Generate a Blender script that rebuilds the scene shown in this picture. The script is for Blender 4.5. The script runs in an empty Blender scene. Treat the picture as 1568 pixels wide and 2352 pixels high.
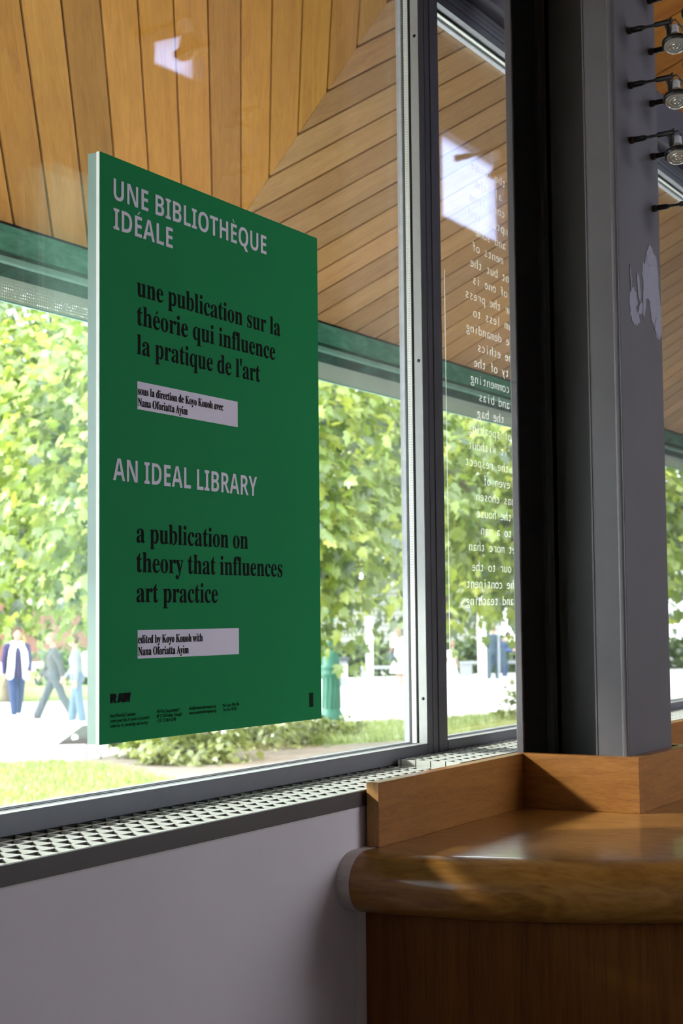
import bpy, bmesh, math, random
import numpy as np
from mathutils import Vector, Matrix

C = bpy.context.scene.collection
SC = bpy.context.scene
R = math.radians

# ------------------------------------------------------------------ camera, world, sun, exposure
cam = bpy.data.cameras.new('camera')
cam.sensor_fit = 'VERTICAL'
cam.sensor_height = 36.0
cam.lens = 3566.7 / 2352 * 36
cam.clip_start, cam.clip_end = 0.05, 400
cam.dof.use_dof = True
cam.dof.focus_distance = 2.85
cam.dof.aperture_fstop = 9.0
camo = bpy.data.objects.new('camera', cam)
C.objects.link(camo)
yaw, pitch, roll = R(29.91448), R(3.87783), R(-0.57229)
F = Vector((math.cos(yaw) * math.cos(pitch), math.sin(yaw) * math.cos(pitch), math.sin(pitch)))
r0 = Vector((math.sin(yaw), -math.cos(yaw), 0))
u0 = r0.cross(F)
rt = math.cos(roll) * r0 + math.sin(roll) * u0
up = -math.sin(roll) * r0 + math.cos(roll) * u0
M = Matrix((rt, up, -F)).transposed().to_4x4()
M.translation = Vector((0, 0, 1.55))
camo.matrix_world = M
SC.camera = camo

w = bpy.data.worlds.new('sky')
SC.world = w
w.use_nodes = True
bg = w.node_tree.nodes['Background']
bg.inputs[0].default_value = (0.88, 0.93, 1.0, 1)
bg.inputs[1].default_value = 5.2

sun = bpy.data.lights.new('sun', 'SUN')
sun.energy = 4.0
sun.angle = R(4)
sun.color = (1.0, 0.96, 0.86)
suno = bpy.data.objects.new('sun', sun)
C.objects.link(suno)
suno.rotation_euler = Vector((0.50, -0.72, -0.475)).to_track_quat('-Z', 'Y').to_euler()   # low from the garden, just under the eaves

SC.view_settings.view_transform = 'Standard'
SC.view_settings.look = 'None'
SC.view_settings.gamma = 1
SC.view_settings.use_curve_mapping = False
SC.view_settings.exposure = 0.6
SC.cycles.max_bounces = 10
SC.cycles.diffuse_bounces = 6
SC.cycles.glossy_bounces = 4
SC.cycles.transparent_max_bounces = 24
SC.cycles.use_denoising = True

# ------------------------------------------------------------------ materials
class NT:
    def __init__(s, name):
        s.m = bpy.data.materials.new(name)
        s.m.use_nodes = True
        s.t = s.m.node_tree
        s.b = s.t.nodes['Principled BSDF']
        s.out = s.t.nodes['Material Output']
    def n(s, typ, **kw):
        x = s.t.nodes.new(typ)
        for k, v in kw.items():
            setattr(x, k, v)
        return x
    def l(s, a, b):
        s.t.links.new(a, b)
    def ramp(s, fac, stops):
        r = s.n('ShaderNodeValToRGB')
        e = r.color_ramp.elements
        while len(e) < len(stops):
            e.new(0.5)
        for q, (p, c) in zip(e, stops):
            q.position = p
            q.color = (*c, 1)
        s.l(fac, r.inputs[0])
        return r.outputs[0]
    def coords(s, scale, attr=None):
        mp = s.n('ShaderNodeMapping')
        mp.inputs['Scale'].default_value = scale
        if attr:
            a = s.n('ShaderNodeAttribute', attribute_name=attr)
            s.l(a.outputs['Vector'], mp.inputs[0])
        else:
            g = s.n('ShaderNodeNewGeometry')
            s.l(g.outputs['Position'], mp.inputs[0])
        return mp.outputs[0]
    def noise(s, vec, scale=1.0, detail=4, rough=0.6, dist=0.0):
        x = s.n('ShaderNodeTexNoise')
        x.inputs['Scale'].default_value = scale
        x.inputs['Detail'].default_value = detail
        x.inputs['Roughness'].default_value = rough
        x.inputs['Distortion'].default_value = dist
        s.l(vec, x.inputs['Vector'])
        return x.outputs[0]
    def bump(s, h, strength=0.2, dist=0.01):
        b = s.n('ShaderNodeBump')
        b.inputs['Strength'].default_value = strength
        b.inputs['Distance'].default_value = dist
        s.l(h, b.inputs['Height'])
        s.l(b.outputs[0], s.b.inputs['Normal'])

def plain(name, col, rough=0.5, metal=0.0, var=0.12, scale=14.0, spec=0.5, bump=0.0):
    t = NT(name)
    v = t.noise(t.coords((1, 1, 1)), scale, 5, 0.65)
    t.l(t.ramp(v, [(0.25, tuple(c * (1 - var) for c in col)), (0.75, tuple(min(1, c * (1 + var)) for c in col))]), t.b.inputs['Base Color'])
    t.b.inputs['Roughness'].default_value = rough
    t.b.inputs['Metallic'].default_value = metal
    t.b.inputs['Specular IOR Level'].default_value = spec
    if bump:
        t.bump(t.noise(t.coords((1, 1, 1)), 220, 3), bump, 0.002)
    return t.m

def wood(name, dark, mid, light, scale, attr=None, rough=0.4, coat=0.0, tone=False, rings=0.0):
    t = NT(name)
    vec = t.coords(scale, attr)
    fine = t.noise(vec, 6, 6, 0.7, 0.3)
    broad = t.noise(vec, 1.1, 3, 0.5, 0.8)
    mx = t.n('ShaderNodeMath', operation='MULTIPLY_ADD')
    mx.inputs[1].default_value = 0.55
    t.l(fine, mx.inputs[0])
    m2 = t.n('ShaderNodeMath', operation='MULTIPLY')
    m2.inputs[1].default_value = 0.45
    t.l(broad, m2.inputs[0])
    t.l(m2.outputs[0], mx.inputs[2])
    fac = mx.outputs[0]
    if rings:
        sn = t.n('ShaderNodeMath', operation='SINE')
        k = t.n('ShaderNodeMath', operation='MULTIPLY')
        k.inputs[1].default_value = 46.0
        t.l(broad, k.inputs[0])
        t.l(k.outputs[0], sn.inputs[0])
        a = t.n('ShaderNodeMath', operation='MULTIPLY_ADD')
        a.inputs[1].default_value = rings
        t.l(sn.outputs[0], a.inputs[0])
        t.l(fac, a.inputs[2])
        fac = a.outputs[0]
    col = t.ramp(fac, [(0.32, dark), (0.5, mid), (0.68, light)])
    if tone:
        at = t.n('ShaderNodeAttribute', attribute_name='tone')
        mixn = t.n('ShaderNodeMix', data_type='RGBA', blend_type='MULTIPLY')
        mixn.inputs[0].default_value = 1.0
        t.l(col, mixn.inputs[6])
        t.l(at.outputs['Color'], mixn.inputs[7])
        col = mixn.outputs[2]
    t.l(col, t.b.inputs['Base Color'])
    t.b.inputs['Roughness'].default_value = rough
    t.b.inputs['Coat Weight'].default_value = coat
    t.b.inputs['Coat Roughness'].default_value = 0.12
    t.b.inputs['Specular IOR Level'].default_value = 0.25
    t.bump(fine, 0.06, 0.003)
    return t.m

def glass_pane(name, tint=(0.97, 0.985, 0.975)):
    t = NT(name)
    tr = t.n('ShaderNodeBsdfTransparent')
    tr.inputs[0].default_value = (*tint, 1)
    gl = t.n('ShaderNodeBsdfGlossy')
    gl.inputs['Roughness'].default_value = 0.0
    fr = t.n('ShaderNodeFresnel')
    g = t.n('ShaderNodeNewGeometry')
    io = t.n('ShaderNodeMapRange')
    io.inputs['To Min'].default_value = 1.5
    io.inputs['To Max'].default_value = 1 / 1.5
    t.l(g.outputs['Backfacing'], io.inputs['Value'])
    t.l(io.outputs[0], fr.inputs[0])
    mx = t.n('ShaderNodeMixShader')
    t.l(fr.outputs[0], mx.inputs[0])
    t.l(tr.outputs[0], mx.inputs[1])
    t.l(gl.outputs[0], mx.inputs[2])
    t.l(mx.outputs[0], t.out.inputs[0])
    return t.m

def leafy(name, c1, c2, c3, trans=0.45):
    t = NT(name)
    at = t.n('ShaderNodeAttribute', attribute_name='tone')
    col = t.ramp(at.outputs['Fac'], [(0.1, c1), (0.55, c2), (0.95, c3)])
    d = t.n('ShaderNodeBsdfDiffuse')
    tl = t.n('ShaderNodeBsdfTranslucent')
    gl = t.n('ShaderNodeBsdfGlossy')
    gl.inputs['Roughness'].default_value = 0.35
    t.l(col, d.inputs[0])
    t.l(col, tl.inputs[0])
    m1 = t.n('ShaderNodeMixShader')
    m1.inputs[0].default_value = trans
    t.l(d.outputs[0], m1.inputs[1])
    t.l(tl.outputs[0], m1.inputs[2])
    m2 = t.n('ShaderNodeMixShader')
    m2.inputs[0].default_value = 0.10
    t.l(m1.outputs[0], m2.inputs[1])
    t.l(gl.outputs[0], m2.inputs[2])
    t.l(m2.outputs[0], t.out.inputs[0])
    return t.m

def perforated(name, col):
    t = NT(name)
    g = t.n('ShaderNodeNewGeometry')
    sx = t.n('ShaderNodeSeparateXYZ')
    t.l(g.outputs['Position'], sx.inputs[0])
    def wave(o):
        k = t.n('ShaderNodeMath', operation='MULTIPLY')
        k.inputs[1].default_value = 2 * math.pi / 0.0085
        t.l(o, k.inputs[0])
        s_ = t.n('ShaderNodeMath', operation='SINE')
        t.l(k.outputs[0], s_.inputs[0])
        return s_.outputs[0]
    ad = t.n('ShaderNodeMath', operation='ADD')
    t.l(wave(sx.outputs[0]), ad.inputs[0])
    t.l(wave(sx.outputs[2]), ad.inputs[1])
    gt = t.n('ShaderNodeMath', operation='GREATER_THAN')
    gt.inputs[1].default_value = 0.75
    t.l(ad.outputs[0], gt.inputs[0])
    tr = t.n('ShaderNodeBsdfTransparent')
    mx = t.n('ShaderNodeMixShader')
    t.b.inputs['Base Color'].default_value = (*col, 1)
    t.l(gt.outputs[0], mx.inputs[0])
    t.l(t.b.outputs[0], mx.inputs[1])
    t.l(tr.outputs[0], mx.inputs[2])
    t.l(mx.outputs[0], t.out.inputs[0])
    return t.m

def copper(name, c1, c2, c3):
    t = NT(name)
    v = t.noise(t.coords((3, 8, 10)), 2.2, 8, 0.75, 0.4)
    t.l(t.ramp(v, [(0.3, c1), (0.5, c2), (0.72, c3)]), t.b.inputs['Base Color'])
    t.b.inputs['Roughness'].default_value = 0.75
    return t.m

m_wall = plain('painted_wall', (0.74, 0.66, 0.70), 0.8, var=0.04, scale=3, bump=0.05)
m_back = plain('back_wall_paint', (0.16, 0.15, 0.16), 0.8, var=0.05, scale=2)
m_floor = plain('floor_stone', (0.07, 0.055, 0.05), 0.5, var=0.15, scale=4)
m_fill = plain('filler_paint', (0.62, 0.56, 0.53), 0.6, var=0.06, scale=30)
m_alu = plain('grey_window_metal', (0.15, 0.152, 0.18), 0.45, 0.25, 0.06, 40, bump=0.03)
m_head = plain('dark_beam_paint', (0.10, 0.095, 0.125), 0.5, 0.1, 0.06, 20)
m_gask = plain('black_gasket', (0.012, 0.012, 0.016), 0.6, var=0.2)
m_outer = plain('weathered_outer_frame', (0.30, 0.31, 0.35), 0.5, 0.2, 0.18, 40)
m_glass = glass_pane('window_glass')
def dimming_pane(name):
    t = NT(name)
    tl = t.n('ShaderNodeBsdfTranslucent'); tl.inputs[0].default_value = (0.54, 0.60, 0.80, 1)
    tr = t.n('ShaderNodeBsdfTransparent'); tr.inputs[0].default_value = (0.74, 0.80, 0.98, 1)
    mx = t.n('ShaderNodeMixShader'); mx.inputs[0].default_value = 0.35
    t.l(tl.outputs[0], mx.inputs[1]); t.l(tr.outputs[0], mx.inputs[2]); t.l(mx.outputs[0], t.out.inputs[0])
    return t.m
def frosted(name):
    t = NT(name)
    tl = t.n('ShaderNodeBsdfTranslucent'); tl.inputs[0].default_value = (0.9, 0.9, 0.88, 1)
    d = t.n('ShaderNodeBsdfDiffuse'); d.inputs[0].default_value = (0.7, 0.7, 0.68, 1)
    m1 = t.n('ShaderNodeMixShader'); m1.inputs[0].default_value = 0.4
    tr = t.n('ShaderNodeBsdfTransparent')
    mx = t.n('ShaderNodeMixShader'); mx.inputs[0].default_value = 0.70
    t.l(tl.outputs[0], m1.inputs[1]); t.l(d.outputs[0], m1.inputs[2])
    t.l(m1.outputs[0], mx.inputs[1]); t.l(tr.outputs[0], mx.inputs[2]); t.l(mx.outputs[0], t.out.inputs[0])
    return t.m
m_dimming = dimming_pane('dimming_filter')
m_bead = plain('bead_highlight_tone', (0.38, 0.39, 0.39), 0.45, 0.1, 0.05, 40)  # paler than the frame metal: window light painted onto the bead faces
m_dark = plain('column_recess_dark', (0.022, 0.021, 0.021), 0.5, 0.0, 0.1, 5)  # web, fillet and inner flange face, darker than the other column parts
m_grate = plain('grille_pale_paint', (0.68, 0.70, 0.66), 0.4, 0.0, var=0.04, scale=60)
m_spacer = plain('spacer_metal', (0.66, 0.68, 0.64), 0.5, 0.1, 0.05, 60)
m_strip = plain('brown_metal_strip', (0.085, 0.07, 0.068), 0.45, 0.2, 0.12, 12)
m_void = plain('duct_black', (0.012, 0.012, 0.012), 0.9)
m_steel = plain('column_paint', (0.105, 0.095, 0.105), 0.46, 0.0, 0.10, 5, bump=0.08)
m_patch = plain('lavender_touch_up_paint', (0.25, 0.235, 0.30), 0.6, var=0.08, scale=60)
m_black = plain('black_fitting', (0.012, 0.012, 0.013), 0.45, var=0.1)
m_cap = plain('brown_collar', (0.07, 0.05, 0.045), 0.4, 0.4, 0.1)
m_lens = plain('lamp_lens', (0.50, 0.49, 0.46), 0.12, 0.35, 0.1, 60)
m_socket = plain('ceramic_socket', (0.62, 0.62, 0.66), 0.5, var=0.05)
m_green = plain('poster_green', (0.008, 0.245, 0.078), 0.7, var=0.03, scale=3, spec=0.15)
m_white = plain('poster_lavender_white', (0.86, 0.78, 0.92), 0.7, var=0.02, spec=0.2)
m_ink = plain('poster_black_ink', (0.010, 0.009, 0.009), 0.8, spec=0.1)
m_ink2 = plain('poster_dark_green_ink', (0.010, 0.05, 0.020), 0.8, spec=0.1)
m_foam = plain('foam_board_edge', (0.85, 0.85, 0.84), 0.7, var=0.03)
m_backing = plain('pale_green_backing', (0.24, 0.35, 0.31), 0.35, var=0.04)
m_vinyl = frosted('frosted_vinyl')
m_soffit = wood('soffit_boards', (0.42, 0.175, 0.022), (0.54, 0.24, 0.036), (0.62, 0.295, 0.052), (2.2, 26, 26), 'pc', 0.6, 0.0, True, 0.04)
m_soffit2 = wood('soffit_boards_brown', (0.37, 0.185, 0.066), (0.47, 0.245, 0.094), (0.55, 0.30, 0.125), (2.2, 26, 26), 'pc', 0.6, 0.0, True, 0.04)  # browner, less saturated boards for the right side
m_gap = plain('board_gap_dark', (0.014, 0.006, 0.003), 0.95, spec=0.1)
m_inwood = wood('ceiling_boards', (0.30, 0.10, 0.014), (0.42, 0.155, 0.022), (0.5, 0.2, 0.035), (2.2, 26, 26), 'pc', 0.45, 0.0, True, 0.05)
m_board = wood('counter_upstand_oak', (0.19, 0.072, 0.014), (0.31, 0.125, 0.028), (0.39, 0.165, 0.042), (6, 6, 60), None, 0.42, 0.25)
m_end = wood('oak_end_grain', (0.30, 0.14, 0.045), (0.42, 0.21, 0.07), (0.5, 0.27, 0.1), (40, 40, 6), None, 0.45, 0.1)
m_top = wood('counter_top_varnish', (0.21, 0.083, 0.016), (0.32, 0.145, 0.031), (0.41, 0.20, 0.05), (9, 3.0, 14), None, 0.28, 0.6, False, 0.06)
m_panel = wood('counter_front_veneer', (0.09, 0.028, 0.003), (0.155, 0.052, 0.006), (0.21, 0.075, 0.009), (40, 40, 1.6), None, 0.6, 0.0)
m_cop = copper('copper_patina', (0.035, 0.16, 0.10), (0.08, 0.34, 0.22), (0.20, 0.52, 0.38))
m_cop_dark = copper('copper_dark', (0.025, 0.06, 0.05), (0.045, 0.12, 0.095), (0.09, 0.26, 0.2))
m_cop_light = copper('copper_light', (0.16, 0.38, 0.32), (0.26, 0.50, 0.42), (0.4, 0.6, 0.5))
m_mesh = perforated('perforated_sheet', (0.62, 0.70, 0.62))
m_pave = plain('pale_gravel', (0.82, 0.80, 0.75), 0.9, var=0.06, scale=2)
m_soil = plain('garden_soil', (0.33, 0.27, 0.24), 0.95, var=0.25, scale=6)
m_turf = plain('turf', (0.32, 0.38, 0.12), 0.95, var=0.25, scale=3)
m_grass = leafy('grass_blades', (0.24, 0.33, 0.07), (0.43, 0.50, 0.17), (0.62, 0.66, 0.33), 0.4)
m_flower = plain('yellow_petals', (0.85, 0.68, 0.06), 0.7)
m_leaf = leafy('maple_leaves', (0.034, 0.075, 0.012), (0.24, 0.335, 0.042), (0.60, 0.64, 0.11), 0.40)
m_leaf2 = leafy('blue_green_leaves', (0.03, 0.07, 0.02), (0.15, 0.23, 0.05), (0.36, 0.43, 0.12), 0.35)
m_leaf3 = leafy('pale_leaves', (0.10, 0.13, 0.03), (0.30, 0.34, 0.09), (0.52, 0.54, 0.24), 0.4)
m_bark = plain('bark', (0.20, 0.17, 0.14), 0.9, var=0.3, scale=10)
m_skin = plain('skin', (0.42, 0.25, 0.18), 0.6, var=0.03)
m_post = plain('green_cast_iron', (0.055, 0.20, 0.15), 0.5, 0.0, 0.1, 8)
m_wht = plain('white_paint', (0.82, 0.82, 0.80), 0.7, var=0.03)
m_grey = plain('grey_concrete', (0.30, 0.31, 0.34), 0.8, var=0.1)
m_dk = plain('dark_bin', (0.07, 0.075, 0.09), 0.6)
m_sign = plain('brown_sign', (0.045, 0.034, 0.032), 0.5, var=0.1)
m_brick = plain('red_render', (0.30, 0.15, 0.12), 0.9, var=0.15, scale=1)

# ------------------------------------------------------------------ mesh helpers
class MB:
    def __init__(s):
        s.v = []; s.f = []
    def add(s, vs, fs):
        o = len(s.v)
        s.v += [tuple(p) for p in vs]
        s.f += [tuple(i + o for i in q) for q in fs]
        return s
    def box(s, x0, x1, y0, y1, z0, z1):
        vs = [(x0, y0, z0), (x1, y0, z0), (x1, y1, z0), (x0, y1, z0), (x0, y0, z1), (x1, y0, z1), (x1, y1, z1), (x0, y1, z1)]
        return s.add(vs, [(0, 3, 2, 1), (4, 5, 6, 7), (0, 1, 5, 4), (1, 2, 6, 5), (2, 3, 7, 6), (3, 0, 4, 7)])
    def prism(s, pts, d):
        n = len(pts); d = Vector(d)
        a = [Vector(p) for p in pts]
        vs = a + [p + d for p in a]
        return s.add(vs, [tuple(range(n))[::-1], tuple(range(n, 2 * n))] + [(i, (i + 1) % n, n + (i + 1) % n, n + i) for i in range(n)])
    def tube(s, pts, rad, seg=12, cap=True):
        pts = [Vector(p) for p in pts]
        if not hasattr(rad, '__len__'):
            rad = [rad] * len(pts)
        rings = []
        for i, p in enumerate(pts):
            d = (pts[min(i + 1, len(pts) - 1)] - pts[max(i - 1, 0)]).normalized()
            if i == 0:
                e = Vector((0, 0, 1)) if abs(d.z) < 0.9 else Vector((1, 0, 0))
            e = (e - d * e.dot(d)).normalized()
            q = d.cross(e)
            rings.append([p + (e * math.cos(2 * math.pi * k / seg) + q * math.sin(2 * math.pi * k / seg)) * rad[i] for k in range(seg)])
        vs = [v for r_ in rings for v in r_]
        fs = []
        for i in range(len(pts) - 1):
            for k in range(seg):
                k2 = (k + 1) % seg
                fs.append((i * seg + k, i * seg + k2, (i + 1) * seg + k2, (i + 1) * seg + k))
        if cap:
            fs += [tuple(range(seg))[::-1], tuple(range((len(pts) - 1) * seg, len(pts) * seg))]
        return s.add(vs, fs)
    def lathe(s, prof, o=(0, 0, 0), axis=(0, 0, 1), seg=28):
        ax = Vector(axis).normalized()
        e = Vector((1, 0, 0)) if abs(ax.x) < 0.9 else Vector((0, 1, 0))
        e = (e - ax * e.dot(ax)).normalized(); q = ax.cross(e); o = Vector(o)
        vs = []
        for (rr, h) in prof:
            rr = max(rr, 1e-5)
            for k in range(seg):
                a = 2 * math.pi * k / seg
                vs.append(o + ax * h + (e * math.cos(a) + q * math.sin(a)) * rr)
        fs = []
        for i in range(len(prof) - 1):
            for k in range(seg):
                k2 = (k + 1) % seg
                fs.append((i * seg + k, i * seg + k2, (i + 1) * seg + k2, (i + 1) * seg + k))
        return s.add(vs, fs)
    def build(s, name, mat, parent=None, smooth=False, bevel=0.0):
        me = bpy.data.meshes.new(name)
        me.from_pydata(s.v, [], s.f)
        bm = bmesh.new(); bm.from_mesh(me)
        bmesh.ops.recalc_face_normals(bm, faces=bm.faces)
        bm.to_mesh(me); bm.free()
        me.materials.append(mat)
        o = bpy.data.objects.new(name, me)
        C.objects.link(o)
        if parent:
            o.parent = parent
            o.matrix_parent_inverse = parent.matrix_basis.inverted()
        if smooth:
            me.polygons.foreach_set('use_smooth', [True] * len(me.polygons))
        if bevel:
            b = o.modifiers.new('bevel', 'BEVEL'); b.width = bevel; b.segments = 2; b.limit_method = 'ANGLE'
        return o

def tag(o, label=None, cat=None, group=None, kind=None):
    if label: o['label'] = label
    if cat: o['category'] = cat
    if group: o['group'] = group
    if kind: o['kind'] = kind
    return o

def empty(name, loc, label=None, cat=None, group=None, kind=None):
    o = bpy.data.objects.new(name, None)
    o.location = loc; o.empty_display_size = 0.05
    C.objects.link(o)
    return tag(o, label, cat, group, kind)

def copy_tree(o, parent=None):
    c = o.copy(); C.objects.link(c)
    if parent: c.parent = parent
    for ch in o.children:
        copy_tree(ch, c)
    return c

# ------------------------------------------------------------------ room shell
XL, XR, YB, ZC = -2.5, 14.0, -1.8, 7.6
tag(MB().box(XL, XR, YB, 1.45, -0.12, 0).build('floor', m_floor), kind='structure')
wf = MB().box(XL, XR, 1.452, 1.47, 0, 1.195)
tag(wf.build('wall_front', m_wall), kind='structure')
tag(MB().box(XL, XR, 1.47, 1.72, -0.6, 1.02).box(XL, XR, 1.632, 1.72, 1.02, 1.2225).build('trim_1', m_void), kind='structure')
wb = MB()
t0, t1 = YB - 0.15, YB
for (a, b, c, d) in [(XL, XR, 0, 1.2), (XL, XR, 3.02, 4.60), (XL, XR, 5.28, ZC), (XL, 3.6, 1.2, 3.02), (5.5, XR, 1.2, 3.02), (3.6, 5.5, 1.2, 1.4), (4.5, 4.6, 1.4, 3.02), (XL, 6.86, 4.60, 5.28), (7.34, 9.04, 4.60, 5.28), (9.86, 10.50, 4.60, 5.28), (11.67, XR, 4.60, 5.28)]:  # low opening is out of view, placed and sized as fill light
    wb.box(a, b, t0, t1, c, d)
wb.prism([(6.86, t0, 4.78), (7.34, t0, 5.0), (7.34, t0, 5.28), (6.86, t0, 5.28)], (0, 0.15, 0))
wb.prism([(6.86, t0, 4.60), (7.34, t0, 4.60), (7.34, t0, 4.68), (6.86, t0, 4.66)], (0, 0.15, 0))
tag(wb.build('wall_back', m_back), kind='structure')
for i, (a, b, c, d) in enumerate([(6.85, 7.35, 4.59, 5.29), (9.03, 9.87, 4.59, 5.29), (10.49, 11.68, 4.59, 5.29)]):
    tag(MB().box(a, b, YB - 0.09, YB - 0.08, c, d).build('window_%d' % (i + 4), m_dimming), kind='structure')  # added filter panes that dim and blue the light from the back openings
wl = MB()
wl.box(XL - 0.15, XL, YB, 1.72, 0, ZC)
tag(wl.build('wall_left', m_back), kind='structure')
tag(MB().box(XR, XR + 0.15, YB, 1.72, 0, ZC).build('wall_right', m_back), kind='structure')
tag(MB().box(XL, XR, 1.60, 1.74, 3.27, 4.05).build('wall_head', m_back), kind='structure')
tag(MB().box(XL, XR, 1.585, 1.75, 3.115, 3.272).build('trim_2', m_head, bevel=0.003), kind='structure')

# ------------------------------------------------------------------ boarded slopes
TAN = math.tan(R(48)); CO, SI = math.cos(R(48)), math.sin(R(48))
def clip(poly, a, b, c):
    out = []
    for i in range(len(poly)):
        p, q = poly[i], poly[(i + 1) % len(poly)]
        dp, dq = a * p[0] + b * p[1] - c, a * q[0] + b * q[1] - c
        if dp <= 0: out.append(p)
        if (dp < 0) != (dq < 0) and dp != dq:
            t = dp / (dp - dq)
            out.append((p[0] + t * (q[0] - p[0]), p[1] + t * (q[1] - p[1])))
    return out
rng = random.Random(5)
def boards(name, mat, parent, O, side, x0, x1, v0, v1, joint, pitch, gap, thick, kind=None):
    """mitred boards laid at 45 degrees on the 48 degree slope through O; v runs down the slope"""
    s2 = math.sqrt(0.5)
    nrm = Vector((0, SI, CO))
    mb = MB(); tone = []; pc = []
    sg = -1 if side == 'L' else 1
    us = [(x + sg * v) * s2 for x in (x0, x1) for v in (v0, v1)]
    k0 = math.floor((min(us) - joint) / pitch) - 1
    k1 = math.ceil((max(us) - joint) / pitch) + 1
    for k in range(k0, k1):
        ua, ub = joint + k * pitch + gap / 2, joint + (k + 1) * pitch - gap / 2
        poly = [(x0, v0), (x1, v0), (x1, v1), (x0, v1)]
        poly = clip(poly, -s2, -sg * s2, -ua)
        if len(poly) >= 3: poly = clip(poly, s2, sg * s2, ub)
        if len(poly) < 3: continue
        pts = [O + Vector((x, v * CO, -v * SI)) for x, v in poly]
        nf = len(mb.f)
        mb.prism(pts, nrm * thick)
        g = rng.uniform(0.72, 1.12); h = rng.uniform(-0.05, 0.05)
        tn = (min(1.2, g * (1 + h)), g, g * (1 - h) * rng.uniform(0.85, 1.05))
        off = (rng.uniform(0, 50), rng.uniform(0, 50))
        for i in range(len(mb.f) - nf): tone.append(tn)
        for x, v in poly + poly:
            al, ac = (x - sg * v) * s2, (x + sg * v) * s2
            pc.append((al + off[0], ac + off[1], 0))
    o = mb.build(name, mat, parent)
    me = o.data
    a = me.attributes.new('tone', 'FLOAT_COLOR', 'FACE')
    a.data.foreach_set('color', np.array([(*t_, 1) for t_ in tone], 'f').ravel())
    b = me.attributes.new('pc', 'FLOAT_VECTOR', 'POINT')
    b.data.foreach_set('vector', np.array(pc, 'f').ravel())
    return o

YF, ZF = 2.879, 2.6354          # foot of the eaves
MX, PIT = 4.085, 0.1138
eaves = empty('ceiling_eaves', (0, YF, ZF), kind='structure')
O = Vector((0, YF, ZF))
boards('left_boards', m_soffit, eaves, O, 'L', -1.5, MX - 0.001, -1.75, -0.004, 2.8886 + 0.0652, PIT, 0.008, 0.012)
boards('right_boards', m_soffit2, eaves, O, 'R', MX + 0.001, 12.0, -1.75, -0.004, 2.8886 - 0.0652, PIT, 0.009, 0.012)
nn = Vector((0, SI, CO))
MB().prism([O + nn * 0.02 + Vector((x, v * CO, -v * SI)) for x, v in [(-1.5, -1.9), (12, -1.9), (12, 0.02), (-1.5, 0.02)]], nn * 0.12).build('roof_deck', m_gap, eaves)
MB().box(-1.5, 12, 2.881, 2.905, 2.559, 2.632).build('copper_fascia', m_cop, eaves)
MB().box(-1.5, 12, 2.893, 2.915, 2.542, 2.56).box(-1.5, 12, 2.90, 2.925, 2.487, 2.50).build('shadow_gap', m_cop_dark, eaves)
MB().box(-1.5, 12, 2.871, 2.905, 2.524, 2.544).build('copper_drip_strip', m_cop_light, eaves, bevel=0.004)
MB().box(-1.5, 12, 2.885, 2.905, 2.488, 2.525).build('copper_lower_band', m_cop_dark, eaves)
MB().box(-1.5, 12, 2.886, 2.8885, 2.424, 2.489).build('perforated_sheet', m_mesh, eaves)
MB().box(-1.5, 12, 2.884, 2.8905, 2.4195, 2.4245).build('sheet_edge', m_cop_light, eaves)
MB().prism([(-1.5, 2.905, 2.487), (-1.5, 2.96, 2.487), (-1.5, 2.96, 2.70), (-1.5, 2.90, 2.66)], (13.5, 0, 0)).build('roof_edge', m_cop_dark, eaves)
# inner lining of the same roof
cei = empty('ceiling', (0, 1.59, 3.27), kind='structure')
OI = Vector((0, 1.59, 3.272))
boards('ceiling_boards', m_inwood, cei, OI, 'R', XL, XR, -(1.59 - YB) / CO, 0, 2.8, PIT, 0.006, 0.015)
MB().prism([OI + nn * 0.02 + Vector((x, v * CO, -v * SI)) for x, v in [(XL, -(1.59 - YB + 0.3) / CO), (XR, -(1.59 - YB + 0.3) / CO), (XR, 0.02), (XL, 0.02)]], nn * 0.1).build('roof_deck', m_gap, cei)

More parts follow.
